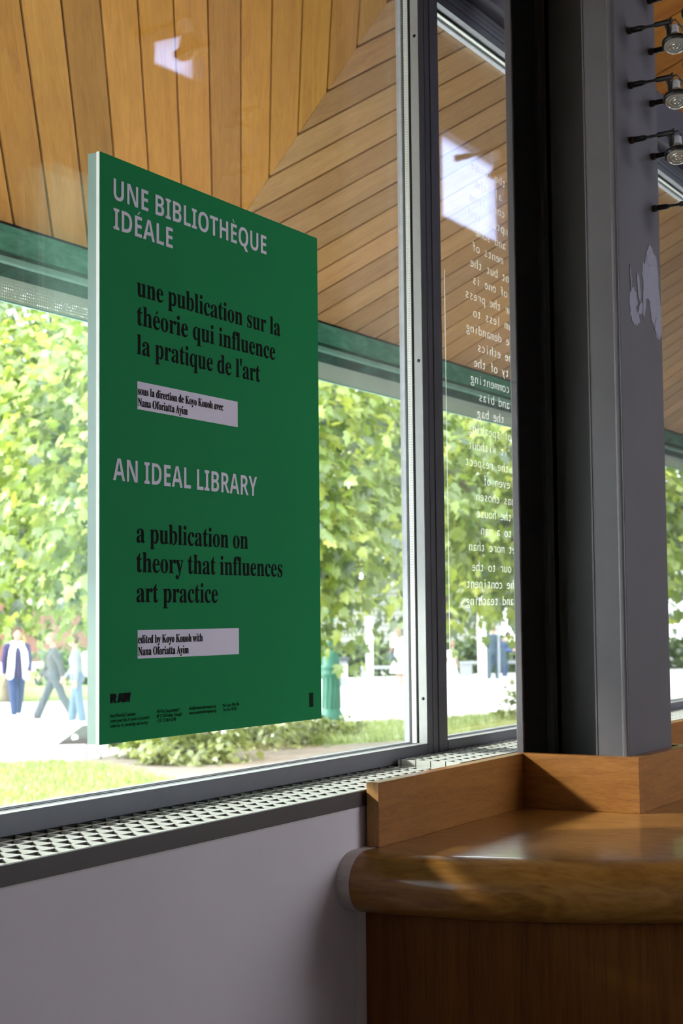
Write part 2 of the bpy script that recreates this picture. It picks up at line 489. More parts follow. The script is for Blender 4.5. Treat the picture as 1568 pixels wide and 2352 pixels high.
# ------------------------------------------------------------------ windows
YG = 1.634
def window(name, x0, x1, left_bead, right_bead):
    wn = empty(name, ((x0 + x1) / 2, YG, 1.222), kind='structure')
    # lower and upper rails
    MB().box(x0, x1, YG, 1.656, 1.2226, 1.2565).build('bottom_rail', m_alu, wn, bevel=0.0012)
    MB().box(x0, x1, 1.6355, 1.656, 1.2566, 1.2574).build('bead_highlight', m_bead, wn)  # highlight along the rail top, painted as a thin pale sheet
    MB().box(x0, x1, 1.6562, 1.660, 1.2226, 1.2575).box(x0, x1, 1.6745, 1.678, 1.2226, 1.2575).build('bottom_gasket', m_gask, wn)
    MB().box(x0, x1, 1.662, 1.6745, 1.2226, 1.256).build('bottom_spacer', m_outer, wn)
    MB().box(x0, x1, 1.682, 1.697, 1.2226, 1.259).build('outer_sill', m_outer, wn)
    hd = MB().box(x0, x1, YG, 1.656, 3.049, 3.07)
    for z in (3.07, 3.084, 3.098):
        hd.box(x0, x1, YG + 0.003, 1.656, z, z + 0.0015).box(x0, x1, YG - 0.001, 1.656, z + 0.0015, z + 0.014)
    hd.build('top_rail', m_alu, wn)
    MB().box(x0, x1, 1.6562, 1.660, 3.044, 3.1).box(x0, x1, 1.6745, 1.678, 3.044, 3.1).build('top_gasket', m_gask, wn)
    MB().box(x0, x1, 1.662, 1.6745, 3.047, 3.1).build('top_spacer', m_spacer, wn)
    MB().box(x0, x1, 1.682, 1.697, 3.046, 3.11).build('outer_head', m_outer, wn)
    MB().box(x0 - 0.006, x1 + 0.006, 1.6575, 1.6615, 1.235, 3.08).build('inner_pane', m_glass, wn)
    pb_ = MB().box(x0 - 0.006, x1 + 0.006, 1.6765, 1.6805, 1.235, 3.08)
    pb_.v = [(x, y + (x1 - x) * 0.0022, z) for x, y, z in pb_.v]      # the outer sheet is not quite parallel
    pb_.build('outer_pane', m_glass, wn)
    return wn
w1 = window('window_1', -1.2, 3.230, 0, 0)
w2 = window('window_2', 3.336, 7.6, 0, 0)
# mullion with grooves; its left reveal shows bead, gasket, spacer and outer frame
mu = empty('window_3', (3.283, YG, 1.2226), kind='structure')
gx = [3.230, 3.259, 3.286, 3.311, 3.336]
mm = MB()
for i in range(4):
    a, b = gx[i], gx[i + 1]
    mm.box(a, b - 0.0022, YG - (0.0015 if i == 2 else 0), 1.656, 1.2226, 3.115)
mm.box(3.2305, 3.3355, YG + 0.004, 1.655, 1.2226, 3.115)
mm.build('mullion', m_alu, mu, bevel=0.0008)
MB().box(3.2292, 3.2299, 1.6355, 1.656, 1.2575, 3.049).build('bead_highlight', m_bead, mu)  # lit reveal face, painted as a thin pale sheet
MB().box(3.2302, 3.334, 1.656, 1.6572, 1.2570, 3.049).box(3.2302, 3.24, 1.6618, 1.6635, 1.2570, 3.049).box(3.2302, 3.24, 1.6748, 1.6763, 1.2570, 3.049).build('mullion_gasket', m_gask, mu)
sp = MB().box(3.2302, 3.24, 1.6636, 1.6748, 1.257, 3.049)
spo = sp.build('spacer_bar', m_spacer, mu)
dots = MB()
for k in range(int((3.049 - 1.26) / 0.006)):
    z = 1.262 + k * 0.006
    for y in (1.6672, 1.6712):
        dots.box(3.2298, 3.2304, y - 0.0006, y + 0.0006, z, z + 0.0022)
dots.build('spacer_perforation', m_strip, spo)
MB().box(3.2302, 3.334, 1.682, 1.695, 1.2226, 3.115).build('outer_mullion', m_outer, mu)
for z in (1.360, 2.150, 2.932):
    sb = MB().lathe([(0.0, 0.0012), (0.0022, 0.0012), (0.0036, 0.0006), (0.0042, 0)], (3.2292, 1.6450, z), (-1, 0, 0), 16)
    so = sb.build('screw', m_black, mu, True)
# narrow lettering on the second window
def glyph_mesh(txt, size=1.0, offset=0.0):
    cu = bpy.data.curves.new('lettering', 'FONT')
    cu.body = txt; cu.size = size; cu.offset = offset; cu.resolution_u = 4
    o = bpy.data.objects.new('lettering', cu)
    C.objects.link(o)
    dg = bpy.context.evaluated_depsgraph_get()
    dg.update()
    me = bpy.data.meshes.new_from_object(o.evaluated_get(dg))
    bpy.data.objects.remove(o); bpy.data.curves.remove(cu)
    n = len(me.vertices)
    co = np.empty(n * 3, 'f'); me.vertices.foreach_get('co', co); co = co.reshape(-1, 3)
    fs = [tuple(p.vertices) for p in me.polygons]
    bpy.data.meshes.remove(me)
    return co, fs
def fancy(s, A, a):
    return ''.join(chr(A + ord(c) - 65) if 'A' <= c <= 'Z' else chr(a + ord(c) - 97) if 'a' <= c <= 'z' else c for c in s)
SERIF, SANS = (0x1D400, 0x1D41A), (0x1D5D4, 0x1D5EE)
GC = {}
def glyph(c, style):
    k = (c, style)
    if k not in GC:
        s = c
        off = 0.0
        if style == 'serif': s = fancy(c, *SERIF)
        elif style == 'sans': s = fancy(c, *SANS)
        if style == 'sans': off = -0.006
        if style == 'plain': off = -0.012
        if style == 'serif' and not c.isalpha(): off = 0.008
        co, fs = glyph_mesh(s, 1.0, off)
        # advance: measured between two stems
        c2, _ = glyph_mesh('l' + s + 'l')
        c1, _ = glyph_mesh('ll')
        adv = (c2[:, 0].max() - c1[:, 0].max())
        GC[k] = (co, fs, adv)
    return GC[k]
ACC = {'É': ('E', 'acute'), 'È': ('E', 'grave'), 'é': ('e', 'acute')}
def text_verts(s, style, pitch=None, space=0.26, track=0.0):
    vs, fs = [], []
    x = 0.0
    for c in s:
        if c == ' ':
            x += pitch if pitch else space
            continue
        base, acc = ACC.get(c, (c, None))
        co, f, adv = glyph(base, style)
        if pitch and co[:, 0].max() - co[:, 0].min() > 0.86 * pitch:
            co = co.copy()
            co[:, 0] = (co[:, 0] - co[:, 0].min()) * 0.86 * pitch / (co[:, 0].max() - co[:, 0].min())
        if pitch:
            wdt = co[:, 0].max() + co[:, 0].min()
            dx = x + (pitch - wdt) / 2
        else:
            dx = x
        o = len(vs)
        vs += [(p[0] + dx, p[1]) for p in co]
        fs += [tuple(i + o for i in q) for q in f]
        if acc:
            x0_, x1_ = co[:, 0].min() + dx, co[:, 0].max() + dx
            mid = (x0_ + x1_) / 2; h = co[:, 1].max()
            w_, t_ = 0.10, 0.055
            sgn = 1 if acc == 'acute' else -1
            q = [(mid - sgn * 0.03 - t_ / 2, h + 0.05), (mid - sgn * 0.03 + t_ / 2, h + 0.05), (mid + sgn * 0.08 + t_ / 1.6, h + 0.17), (mid + sgn * 0.08 - t_ / 1.6, h + 0.17)]
            o = len(vs); vs += q; fs.append((o, o + 1, o + 2, o + 3))
        x += pitch if pitch else adv + track
    return vs, fs
def text_part(name, mat, parent, lines, origin, ex, ey, push, style, kind_pitch=None, thick=0.0004):
    """lines: (text, u, v_baseline, width or None, size_y[, size_x])"""
    ex, ey, push = Vector(ex), Vector(ey), Vector(push)
    mb = MB()
    for L in lines:
        s, u, v, wd, sy = L[:5]
        vs, fs = text_verts(s, style, kind_pitch)
        if not vs: continue
        xs = [p[0] for p in vs]
        sx = wd / (max(xs) - min(xs)) if wd else L[5]
        x0_ = min(xs) if wd else 0
        pts = [Vector(origin) + ex * (u + (p[0] - x0_) * sx) + ey * (-v + p[1] * sy) for p in vs]
        mb.add(pts, fs)
    me = bpy.data.meshes.new(name)
    me.from_pydata(mb.v, [], mb.f); me.materials.append(mat)
    o = bpy.data.objects.new(name, me); C.objects.link(o)
    so = o.modifiers.new('solid', 'SOLIDIFY'); so.thickness = thick; so.offset = 1
    if parent:
        o.parent = parent; o.matrix_parent_inverse = parent.matrix_basis.inverted()
    return o

# ------------------------------------------------------------------ poster
PX, PY, PZ = 1.985, 1.596, 2.3215
PW, PH = 0.699, 0.9726
poster = empty('poster_board', (PX + PW / 2, 1.62, PZ - PH), 'large green poster board with pale and black lettering fixed to the main window', 'poster')
MB().box(PX, PX + PW, PY, PY + 0.0065, PZ - PH, PZ).build('foam_core', m_foam, poster)
MB().box(PX + 0.0003, PX + PW, PY - 0.0008, PY - 0.0001, PZ - PH, PZ).build('printed_face', m_green, poster)
MB().box(PX + 0.0005, PX + PW - 0.001, PY + 0.0065, 1.6205, PZ - PH + 0.001, PZ - 0.001).build('backing_board', m_backing, poster)
for za, zb_ in ((PZ - PH + 0.1, PZ - PH + 0.16), (PZ - 0.16, PZ - 0.1)):
    MB().box(PX + 0.08, PX + PW - 0.08, 1.6205, 1.6574, za, zb_).build('fixing_strip', m_backing, poster)
OP = (PX, PY - 0.0010, PZ); EX, EY, PU = (1, 0, 0), (0, 0, 1), (0, -1, 0)
def ptext(name, mat, lines, style, lift=0.0):
    return text_part(name, mat, poster, lines, (PX, PY - 0.0010 - lift, PZ), EX, EY, PU, style)
ptext('heading_lettering', m_white, [('UNE BIBLIOTHÈQUE', 0.0356, 0.0725, 0.4705, 0.0505), ('IDÉALE', 0.0356, 0.1225, 0.166, 0.0505)], 'sans')
ptext('heading_lettering', m_white, [('AN IDEAL LIBRARY', 0.0345, 0.5425, 0.4335, 0.0520)], 'sans')
ptext('subtitle_lettering', m_ink, [('une publication sur la', 0.0996, 0.2240, 0.4548, 0.0500), ('théorie qui influence', 0.0996, 0.2735, 0.4362, 0.0500), ("la pratique de l'art", 0.0996, 0.3235, 0.3815, 0.0500)], 'serif')
ptext('subtitle_lettering', m_ink, [('a publication on', 0.0976, 0.6427, 0.3385, 0.0500), ('theory that influences', 0.0976, 0.6924, 0.4578, 0.0500), ('art practice', 0.0976, 0.7429, 0.2384, 0.0500)], 'serif')
def pbox(name, mat, u0_, u1_, v0_, v1_, lift=0.0):
    return MB().box(PX + u0_, PX + u1_, PY - 0.0012 - lift, PY - 0.0007 - lift, PZ - v1_, PZ - v0_).build(name, mat, poster)
for v0_, v1_, ls in ((0.370, 0.4175, [('sous la direction de Koyo Kouoh avec', 0.1010, 0.3922, 0.2547, 0.0205), ('Nana Oforiatta Ayim', 0.1010, 0.4121, 0.1431, 0.0205)]),
                     (0.7896, 0.8372, [('edited by Koyo Kouoh with', 0.1010, 0.8117, 0.1866, 0.0205), ('Nana Oforiatta Ayim', 0.1010, 0.8318, 0.1440, 0.0205)])):
    pb = pbox('credit_label', m_white, 0.1003, 0.4040, v0_, v1_)
    to = ptext('credit_lettering', m_ink, ls, 'serif', 0.0006)
    to.parent = pb; to.matrix_parent_inverse = Matrix.Identity(4)
sm = 0.0088
for ls in ([('Raw Material Company', 0.0275, 0.9306, 0.0666, sm), ("centre pour l'art, le savoir et la société", 0.0275, 0.9388, 0.1041, sm), ('centre for art, knowledge and society', 0.0275, 0.9470, 0.0998, sm)],
           [('4074 bis Sicap Amitié 2', 0.1529, 0.9309, 0.0653, sm), ('BP 22170 Dakar, Sénégal', 0.1529, 0.9388, 0.0708, sm), ('+221 33 864 0248', 0.1529, 0.9467, 0.0548, sm)],
           [('info@rawmaterialcompany.org', 0.2468, 0.9305, 0.0826, sm), ('www.rawmaterialcompany.org', 0.2468, 0.9385, 0.0826, sm)],
           [('Mar-Sam: 10h-20h', 0.3511, 0.9310, 0.0519, sm), ('Tue-Sat: 10-20', 0.3511, 0.9389, 0.0428, sm)]):
    ptext('address_lettering', m_ink2, ls, 'plain')
lg = MB()
def lgp(pts):
    lg.prism([(PX + 0.0274 + a * 0.0545, PY - 0.0008, PZ - 0.9075 + b * 0.0153) for a, b in pts], (0, -0.0004, 0))
lgp([(0, 0), (0.115, 0), (0.135, 0.40), (0.175, 0.0), (0.31, 0), (0.245, 0.44), (0.295, 0.58), (0.30, 0.78), (0.25, 1.0), (0, 1)])
lgp([(0.34, 0), (0.45, 0.0), (0.475, 0.12), (0.525, 0.12), (0.55, 0), (0.65, 0), (0.575, 1), (0.42, 1)])
lgp([(0.665, 0), (0.775, 0), (0.80, 0.5), (0.825, 0), (0.935, 0), (0.995, 1), (0.60, 1)])
lg.build('logo', m_ink, poster)
pbox('emblem_block', m_ink, 0.6526, 0.6672, 0.9198, 0.9475)
em = MB()
for k in range(9):
    z = 0.9222 + k * 0.0026
    em.box(PX + 0.6560, PX + 0.6640, PY - 0.00145, PY - 0.0011, PZ - z - 0.0012, PZ - z)
em.build('emblem_pattern', m_ink2, poster)

# lettering on window 2 (read from outside, so it runs backwards here)
dec = empty('window_lettering', (3.6, 1.6565, 1.55), 'column of frosted mirror-written lettering on the narrow window beside the column', 'lettering')
txts = [('the house', 3.56, 0), ('all the', 3.585, 0), ('come from', 3.552, 0), ('rupture and', 3.545, 0), ('and some', 3.58, 0), ('ments of', 3.560, 0), ('not but the', 3.548, 0), ("if of one is", 3.560, 0), ('or the press', 3.515, 0),
        ('am less to', 3.561, 0), ('one demanding', 3.518, 0), ('the ethics', 3.584, 0), ('ity of the', 3.561, 0), ('commenting', 3.539, 0), ('and bias', 3.587, 0), ('the bag', 3.575, 0), ('of speaking', 3.521, 0),
        ('is it without', 3.520, 0), ('in the respect', 3.500, 0), ('even of', 3.605, 0), ('has chosen', 3.561, 0), ('at the house', 3.562, 0), ('is to a man', 3.586, 0), ('yet more than', 3.513, 0), ('our to the', 3.53, 0), ('the continent', 3.497, 0), ('and teaching', 3.493, 0)]
lines = []
pit = 0.5
sxl = 0.0245 / pit
for i, (s, xe, _) in enumerate(txts):
    z = 1.577 + (len(txts) - 1 - i) * 0.0427 + (0.008 if i < len(txts) - 3 else 0.0)
    wid = len(s) * 0.0245
    lines.append((s, -(xe + wid), -z, None, 0.036, sxl))
ol = text_part('frosted_letters', m_vinyl, dec, lines, (0, 1.6566, 0), (-1, 0, 0), (0, 0, 1), (0, -1, 0), 'plain', pit, 0.0005)
MB().box(3.3975, 3.4005, 1.6567, 1.6573, 1.40, 2.40).build('film_edge', m_vinyl, dec)

# ------------------------------------------------------------------ convector grille and metal edge
def grille(name, x0, x1, y0, y1, zt, label, pitch=0.0365, h=0.024, t=0.0022):
    gr = empty(name, ((x0 + x1) / 2, (y0 + y1) / 2, zt - h), label, 'grille', 'eggcrate grilles along the window sill')
    g, c, e = MB(), MB(), MB()
    n = int(round((x1 - x0) / pitch))
    for i in range(n + 1):
        x = x0 + i * pitch
        g.box(x - t / 2, x + t / 2, y0, y1, zt - h, zt)
    k = 0
    while y0 + k * pitch <= y1 + 1e-6:
        y = y0 + k * pitch
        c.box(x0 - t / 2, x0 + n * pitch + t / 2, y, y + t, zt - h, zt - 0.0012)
        e.box(x0 - t / 2, x0 + n * pitch + t / 2, y - 0.0001, y + t + 0.0001, zt - 0.0012, zt - 0.0002)
        k += 1
    g.build('pale_blades', m_grate, gr)
    c.build('shaded_cross_bars', m_strip, gr)  # shade on the bar sides painted in as a dark colour
    e.build('cross_bar_edges', m_grate, gr)
    return gr
grille('sill_grille', -1.2, 3.036, 1.4565, 1.632, 1.2226, 'long pale eggcrate grille lying along the sill below the green poster')
grille('sill_grille', 3.065, 6.9, 1.4705, 1.625, 1.2346, 'raised pale eggcrate grille on the sill below the narrow window')
MB_strip = MB().box(XL, 7.4, 1.4480, 1.4515, 1.1935, 1.2226)
MB_strip.box(XL, 7.4, 1.4515, 1.456, 1.2175, 1.2195)
tag(MB_strip.build('trim_3', m_strip, bevel=0.0008), kind='structure')
tag(MB().box(XL, 2.53, 1.4495, 1.452, 1.1905, 1.1938).build('trim_4', m_fill), kind='structure')

# ------------------------------------------------------------------ counter
CX_, CY_ = 3.600, 1.425
ZT = 1.117
counter = empty('counter', (3.6, 1.0, 0), 'round-fronted varnished wooden counter built around the steel column', 'counter')
def arc_solid(prof, a0, a1, n, cx, cy):
    """closed profile (r,z) swept from angle a0 to a1"""
    mb = MB(); vs = []; k = len(prof)
    for i in range(n + 1):
        a = a0 + (a1 - a0) * i / n
        for r_, z in prof:
            vs.append((cx + r_ * math.cos(a), cy + r_ * math.sin(a), z))
    fs = [(i * k + j, i * k + (j + 1) % k, (i + 1) * k + (j + 1) % k, (i + 1) * k + j) for i in range(n) for j in range(k)]
    fs += [tuple(range(k)), tuple(range(n * k, n * k + k))[::-1]]
    return mb.add(vs, fs)
bull = [(0.05, ZT - 0.03), (0.05, ZT)]
for i in range(0, 19):
    a = math.pi / 2 - math.pi * i / 18
    bull.append((1.040 + 0.070 * max(0, math.cos(a)) ** 0.85, ZT - 0.056 + 0.056 * math.sin(a)))
bull.append((0.95, ZT - 0.112)); bull.append((0.95, ZT - 0.03))
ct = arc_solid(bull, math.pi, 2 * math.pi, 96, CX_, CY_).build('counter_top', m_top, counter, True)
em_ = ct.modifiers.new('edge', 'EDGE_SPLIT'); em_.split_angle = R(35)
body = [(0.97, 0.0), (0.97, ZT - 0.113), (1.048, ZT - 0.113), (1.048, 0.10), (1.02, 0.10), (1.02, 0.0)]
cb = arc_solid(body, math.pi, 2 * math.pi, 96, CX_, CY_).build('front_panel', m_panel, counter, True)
em_ = cb.modifiers.new('edge', 'EDGE_SPLIT'); em_.split_angle = R(35)
# painted filler with the same outline between counter and wall
def filler(side):
    prof = [(r_ + 0.0015, z) for r_, z in bull[2:-2]]
    pts = [(CX_ + side * r_, CY_, z) for r_, z in prof]
    pts = [(CX_ + side * 0.95, CY_, ZT + 0.001)] + pts + [(CX_ + side * 1.05, CY_, 0), (CX_ + side * 0.95, CY_, 0)]
    return MB().prism(pts, (0, 0.0265, 0)).build('wall_filler', m_fill, counter)
filler(-1); filler(1)
ZB = 1.238; BT = 0.0265
AX0, AY1, AY0 = 2.593, 1.444, 1.4175
BX, CYf = 3.277, 1.145
BX2 = 3.640
up1 = MB().box(AX0 + 0.0008, BX + BT, AY0, AY1, ZT, ZB).build('upstand_board', m_board, counter, bevel=0.0008)
MB().box(AX0, AX0 + 0.0008, AY0 + 0.0006, AY1 - 0.0006, ZT + 0.001, ZB - 0.001).build('end_grain', m_end, up1)
MB().box(BX, BX + BT, CYf, AY0 - 0.0002, ZT, ZB).build('upstand_board', m_board, counter, bevel=0.0008)
MB().box(BX + BT + 0.0002, BX2 - 0.0002, CYf, CYf + BT, ZT, ZB).build('upstand_board', m_board, counter, bevel=0.0008)
MB().box(BX2, BX2 + BT, CYf, AY0 - 0.0002, ZT, ZB).build('upstand_board', m_board, counter, bevel=0.0008)
MB().box(BX2, 4.62, AY0, AY1, ZT, ZB).build('upstand_board', m_board, counter, bevel=0.0008)

# ------------------------------------------------------------------ steel column
KX0, KX1, KY0, KY1 = 3.309, 3.606, 1.1770, 1.4470
col = empty('column', (3.457, 1.31, 1.118), 'dark grey steel column rising behind the counter beside the window', 'column', kind='structure')
def rounded(x0, x1, y0, y1, r_, n=5):
    pts = []
    for (cx, cy, a0) in ((x1 - r_, y0 + r_, -90), (x1 - r_, y1 - r_, 0), (x0 + r_, y1 - r_, 90), (x0 + r_, y0 + r_, 180)):
        for i in range(n + 1):
            a = R(a0 + 90 * i / n)
            pts.append((cx + r_ * math.cos(a), cy + r_ * math.sin(a), 0))
    return pts
def post(pts, z0, z1, name, mat, smooth=False):
    return MB().prism([(p[0], p[1], z0) for p in pts], (0, 0, z1 - z0)).build(name, mat, col, smooth)
ZK0, ZK1 = ZT + 0.0005, 3.9
post([(KX0 + 0.003, KY0, 0), (KX1 - 0.003, KY0, 0), (KX1, KY0 + 0.003, 0), (KX1, KY0 + 0.074, 0), (KX0, KY0 + 0.074, 0), (KX0, KY0 + 0.0185, 0), (KX0, KY0 + 0.004, 0)], ZK0, ZK1, 'front_flange', m_steel)
post(rounded(KX0 - 0.0025, KX0 + 0.012, KY0 + 0.0008, KY0 + 0.0175, 0.0065), ZK0, ZK1, 'corner_bead', m_steel, False)
post([(KX0 - 0.0015, KY0 + 0.0735, 0), (KX0 + 0.01, KY0 + 0.0735, 0), (KX0 + 0.01, KY0 + 0.077, 0), (KX0 - 0.0015, KY0 + 0.077, 0)], ZK0, ZK1, 'seam_weld', m_steel)
wx = 3.470
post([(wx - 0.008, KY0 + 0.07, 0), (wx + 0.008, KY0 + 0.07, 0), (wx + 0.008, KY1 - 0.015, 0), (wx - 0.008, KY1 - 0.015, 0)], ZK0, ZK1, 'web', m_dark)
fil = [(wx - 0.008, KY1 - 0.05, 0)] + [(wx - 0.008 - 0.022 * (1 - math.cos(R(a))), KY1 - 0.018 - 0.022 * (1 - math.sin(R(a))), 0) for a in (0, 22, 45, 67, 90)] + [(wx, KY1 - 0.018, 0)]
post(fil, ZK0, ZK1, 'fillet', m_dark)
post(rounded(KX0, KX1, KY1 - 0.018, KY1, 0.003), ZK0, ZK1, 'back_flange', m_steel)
post([(KX0 + 0.004, KY1 - 0.0186, 0), (wx - 0.01, KY1 - 0.0186, 0), (wx - 0.01, KY1 - 0.0179, 0), (KX0 + 0.004, KY1 - 0.0179, 0)], ZK0, ZK1, 'recess_dark_face', m_dark)  # thin dark sheet covering the back flange's inner face
# brushed touch-up paint on the front flange: ragged overlapping strokes, a real film of paint
pr = random.Random(11)
pm = MB()
def blot(cx, cz, rx, rz, ang, n=22):
    pts = []
    for i in range(n):
        a = 2 * math.pi * i / n
        k = pr.uniform(0.72, 1.12)
        x, z = rx * math.cos(a) * k, rz * math.sin(a) * k
        pts.append((min(KX1 - 0.004, max(KX0 + 0.006, cx + x * math.cos(ang) - z * math.sin(ang))), KY0 - 0.0002, cz + x * math.sin(ang) + z * math.cos(ang)))
    pm.prism(pts, (0, -0.0005 - 0.00008 * len(pm.v) / 44, 0))
for (a, b, rx, rz, an) in [(3.545, 2.345, 0.05, 0.085, 0.35), (3.565, 2.27, 0.045, 0.06, 0.5), (3.50, 2.335, 0.03, 0.055, 0.2), (3.48, 2.30, 0.012, 0.06, -0.1), (3.40, 2.275, 0.028, 0.03, 0.3), (3.395, 2.245, 0.02, 0.035, 0.5),
                           (3.42, 2.235, 0.022, 0.02, -0.6), (3.44, 2.31, 0.01, 0.035, 0.2), (3.45, 2.26, 0.02, 0.012, 0.7), (3.525, 2.40, 0.03, 0.025, 0.4), (3.385, 2.32, 0.004, 0.03, 0.1), (3.57, 2.235, 0.025, 0.025, 0)]:
    blot(a, b, rx, rz, an)
pm.build('touch_up_paint', m_patch, col)

# ------------------------------------------------------------------ small spotlights on the column
def make_spot():
    s = empty('spotlight', (0, 0, 0), cat='spotlight', group='small spotlights on the column face')
    MB().lathe([(0, 0), (0.0075, 0), (0.0085, 0.002), (0.0085, 0.009), (0.0075, 0.011), (0, 0.0112)], axis=(0, -1, 0), seg=20).build('collar', m_cap, s)
    MB().lathe([(0, 0.011), (0.0062, 0.011), (0.0068, 0.013), (0.0068, 0.034), (0.0052, 0.036), (0.0052, 0.040), (0.0033, 0.0415), (0.0033, 0.068), (0, 0.068)], axis=(0, -1, 0.02), seg=18).build('arm', m_black, s)
    MB().lathe([(0, 0.066), (0.0058, 0.066), (0.0065, 0.068), (0.0065, 0.104), (0.0055, 0.106), (0, 0.106)], axis=(0, -1, 0.02), seg=18).build('arm_sleeve', m_black, s)
    a = Vector((0.0, -0.094, -0.004))
    ax = Vector((-0.30, -0.16, -0.94)).normalized()       # aim of the beam
    hub = Vector((0.004, -0.112, -0.047))
    MB().tube([a, a + Vector((0.0, -0.004, -0.012)), hub - ax * 0.012 + Vector((-0.008, 0.012, 0.004))], [0.0055, 0.005, 0.0045], 10).build('bracket', m_black, s)
    MB().lathe([(0.024, -0.001), (0.0305, -0.001), (0.0305, 0.006), (0.0285, 0.0085), (0.024, 0.0085), (0.024, -0.001)], hub, ax, 32).build('lamp_ring', m_black, s, False)
    hd = MB().lathe([(0.0, -0.022), (0.011, -0.022), (0.017, -0.012), (0.0245, 0.002), (0.0262, 0.008), (0.0262, 0.0125), (0.0235, 0.0135), (0.0225, 0.0118), (0.0185, 0.0118), (0.0175, 0.0138), (0.0150, 0.0138), (0.0142, 0.012), (0.0105, 0.012), (0.0095, 0.0136), (0.0065, 0.0136), (0.0055, 0.0122), (0.003, 0.0122), (0.002, 0.0142), (0, 0.0142)], hub, ax, 32).build('lamp', m_lens, s, True)
    e_ = hd.modifiers.new('edge', 'EDGE_SPLIT'); e_.split_angle = R(30)
    MB().lathe([(0, -0.046), (0.009, -0.046), (0.011, -0.043), (0.011, -0.022), (0, -0.022)], hub, ax, 16).build('socket', m_socket, s)
    b0 = hub - ax * 0.044
    MB().tube([b0, b0 - ax * 0.010 + Vector((0.012, -0.008, 0)), b0 + Vector((0.035, -0.02, 0.004)), b0 + Vector((0.07, -0.03, -0.01)), b0 + Vector((0.11, -0.03, 0.03))], 0.0018, 8).build('cable', m_black, s, True)
    MB().tube([a + Vector((0, -0.010, 0.006)), a + Vector((0.008, -0.018, 0.012)), a + Vector((0.02, -0.024, 0.004)), b0 + Vector((0.05, -0.01, -0.006)), b0 + Vector((0.11, -0.03, 0.03))], 0.0016, 8).build('cable', m_black, s, True)
    MB().lathe([(0, 0), (0.0028, 0), (0.0028, 0.009), (0, 0.0095)], a + Vector((0, -0.006, 0.009)), (0.5, -0.5, 0.7), 10).build('thumb_screw', m_black, s)
    return s
spots = [(3.405, 2.907, 'topmost whole black spotlight in the left row on the column, round lens in view'),
         (3.404, 2.777, 'middle black spotlight in the left row on the column, round lens in view'),
         (3.404, 2.647, 'lowest black spotlight in the left row on the column, round lens in view'),
         (3.558, 3.032, 'black spotlight arm cut off by the top edge of the picture'),
         (3.558, 2.906, 'black spotlight in the right row, its arm just below the topmost round lens'),
         (3.558, 2.778, 'black spotlight in the right row, its arm just below the middle round lens'),
         (3.558, 2.648, 'black spotlight in the right row, its arm just below the lowest round lens'),
         (3.558, 2.521, 'lowest black spotlight arm of all, alone under the others on the column')]
s0 = make_spot()
for i, (x, z, lb) in enumerate(spots):
    o = s0 if i == 0 else copy_tree(s0)
    o.location = (x, KY0, z); o['label'] = lb

# two larger fittings of the same kind hang before the high back windows and show as reflections
for (x, z, sc_, lb) in [(6.69, 4.77, 3.4, 'black spotlight before the high back window, reflected dark in the main pane'), (10.73, 5.10, 3.4, 'black spotlight before the high back window, reflected dark in the narrow pane')]:
    o = copy_tree(s0)
    o.location = (x, YB + 0.001, z); o.scale = (sc_,) * 3; o['label'] = lb; o.rotation_euler = (0, 0, math.pi)
    del o['group']

# ------------------------------------------------------------------ garden outside
GZ = -0.4
def ground(name, poly, z, mat):
    return MB().prism([(x, y, z - 0.05) for x, y in poly], (0, 0, 0.05)).build(name, mat)
tag(MB().box(-60, 160, 1.72, 2.4, GZ - 0.1, GZ + 0.01).build('ground', m_soil), kind='structure')  # unseen dark strip added to cut ground bounce onto the soffit
tag(MB().prism([(-60, 2.4, GZ - 0.1), (160, 2.4, GZ - 0.1), (160, 160, GZ - 0.1), (-60, 160, GZ - 0.1)], (0, 0, 0.1)).build('ground', m_pave), kind='structure')
tag(MB().box(-60, 160, -60, -1.95, GZ - 0.1, GZ).build('ground', m_pave), kind='structure')
LAWN = [[(4, 9), (13.0, 9.2), (14.72, 10.55), (15.58, 11.82), (16.24, 13.04), (16.43, 13.79), (15.83, 14.4), (14.89, 14.7), (6, 18)],
        [(20.4, 12.1), (22.75, 11.0), (30.0, 8.0), (36, 10.2), (28.3, 12.45), (26.4, 12.95), (24.23, 14.2), (21.6, 14.75)]]
SOIL = [(13.0, 9.2), (14.72, 10.55), (15.58, 11.82), (16.24, 13.04), (16.43, 13.79), (17.3, 14.0), (18.95, 14.4), (21.6, 14.75), (20.4, 12.1), (22.75, 11.0), (21.0, 8.4), (16, 7)]
tag(ground('lawn', LAWN[0], GZ + 0.012, m_turf), kind='structure')
tag(ground('lawn', LAWN[1], GZ + 0.012, m_turf), kind='structure')
tag(ground('soil_bed', SOIL, GZ + 0.008, m_soil), kind='structure')
tag(ground('lawn', [(26.5, 27.5), (31.0, 23.2), (40, 24.5), (60, 30), (60, 46), (32, 34)], GZ + 0.006, m_turf), kind='structure')

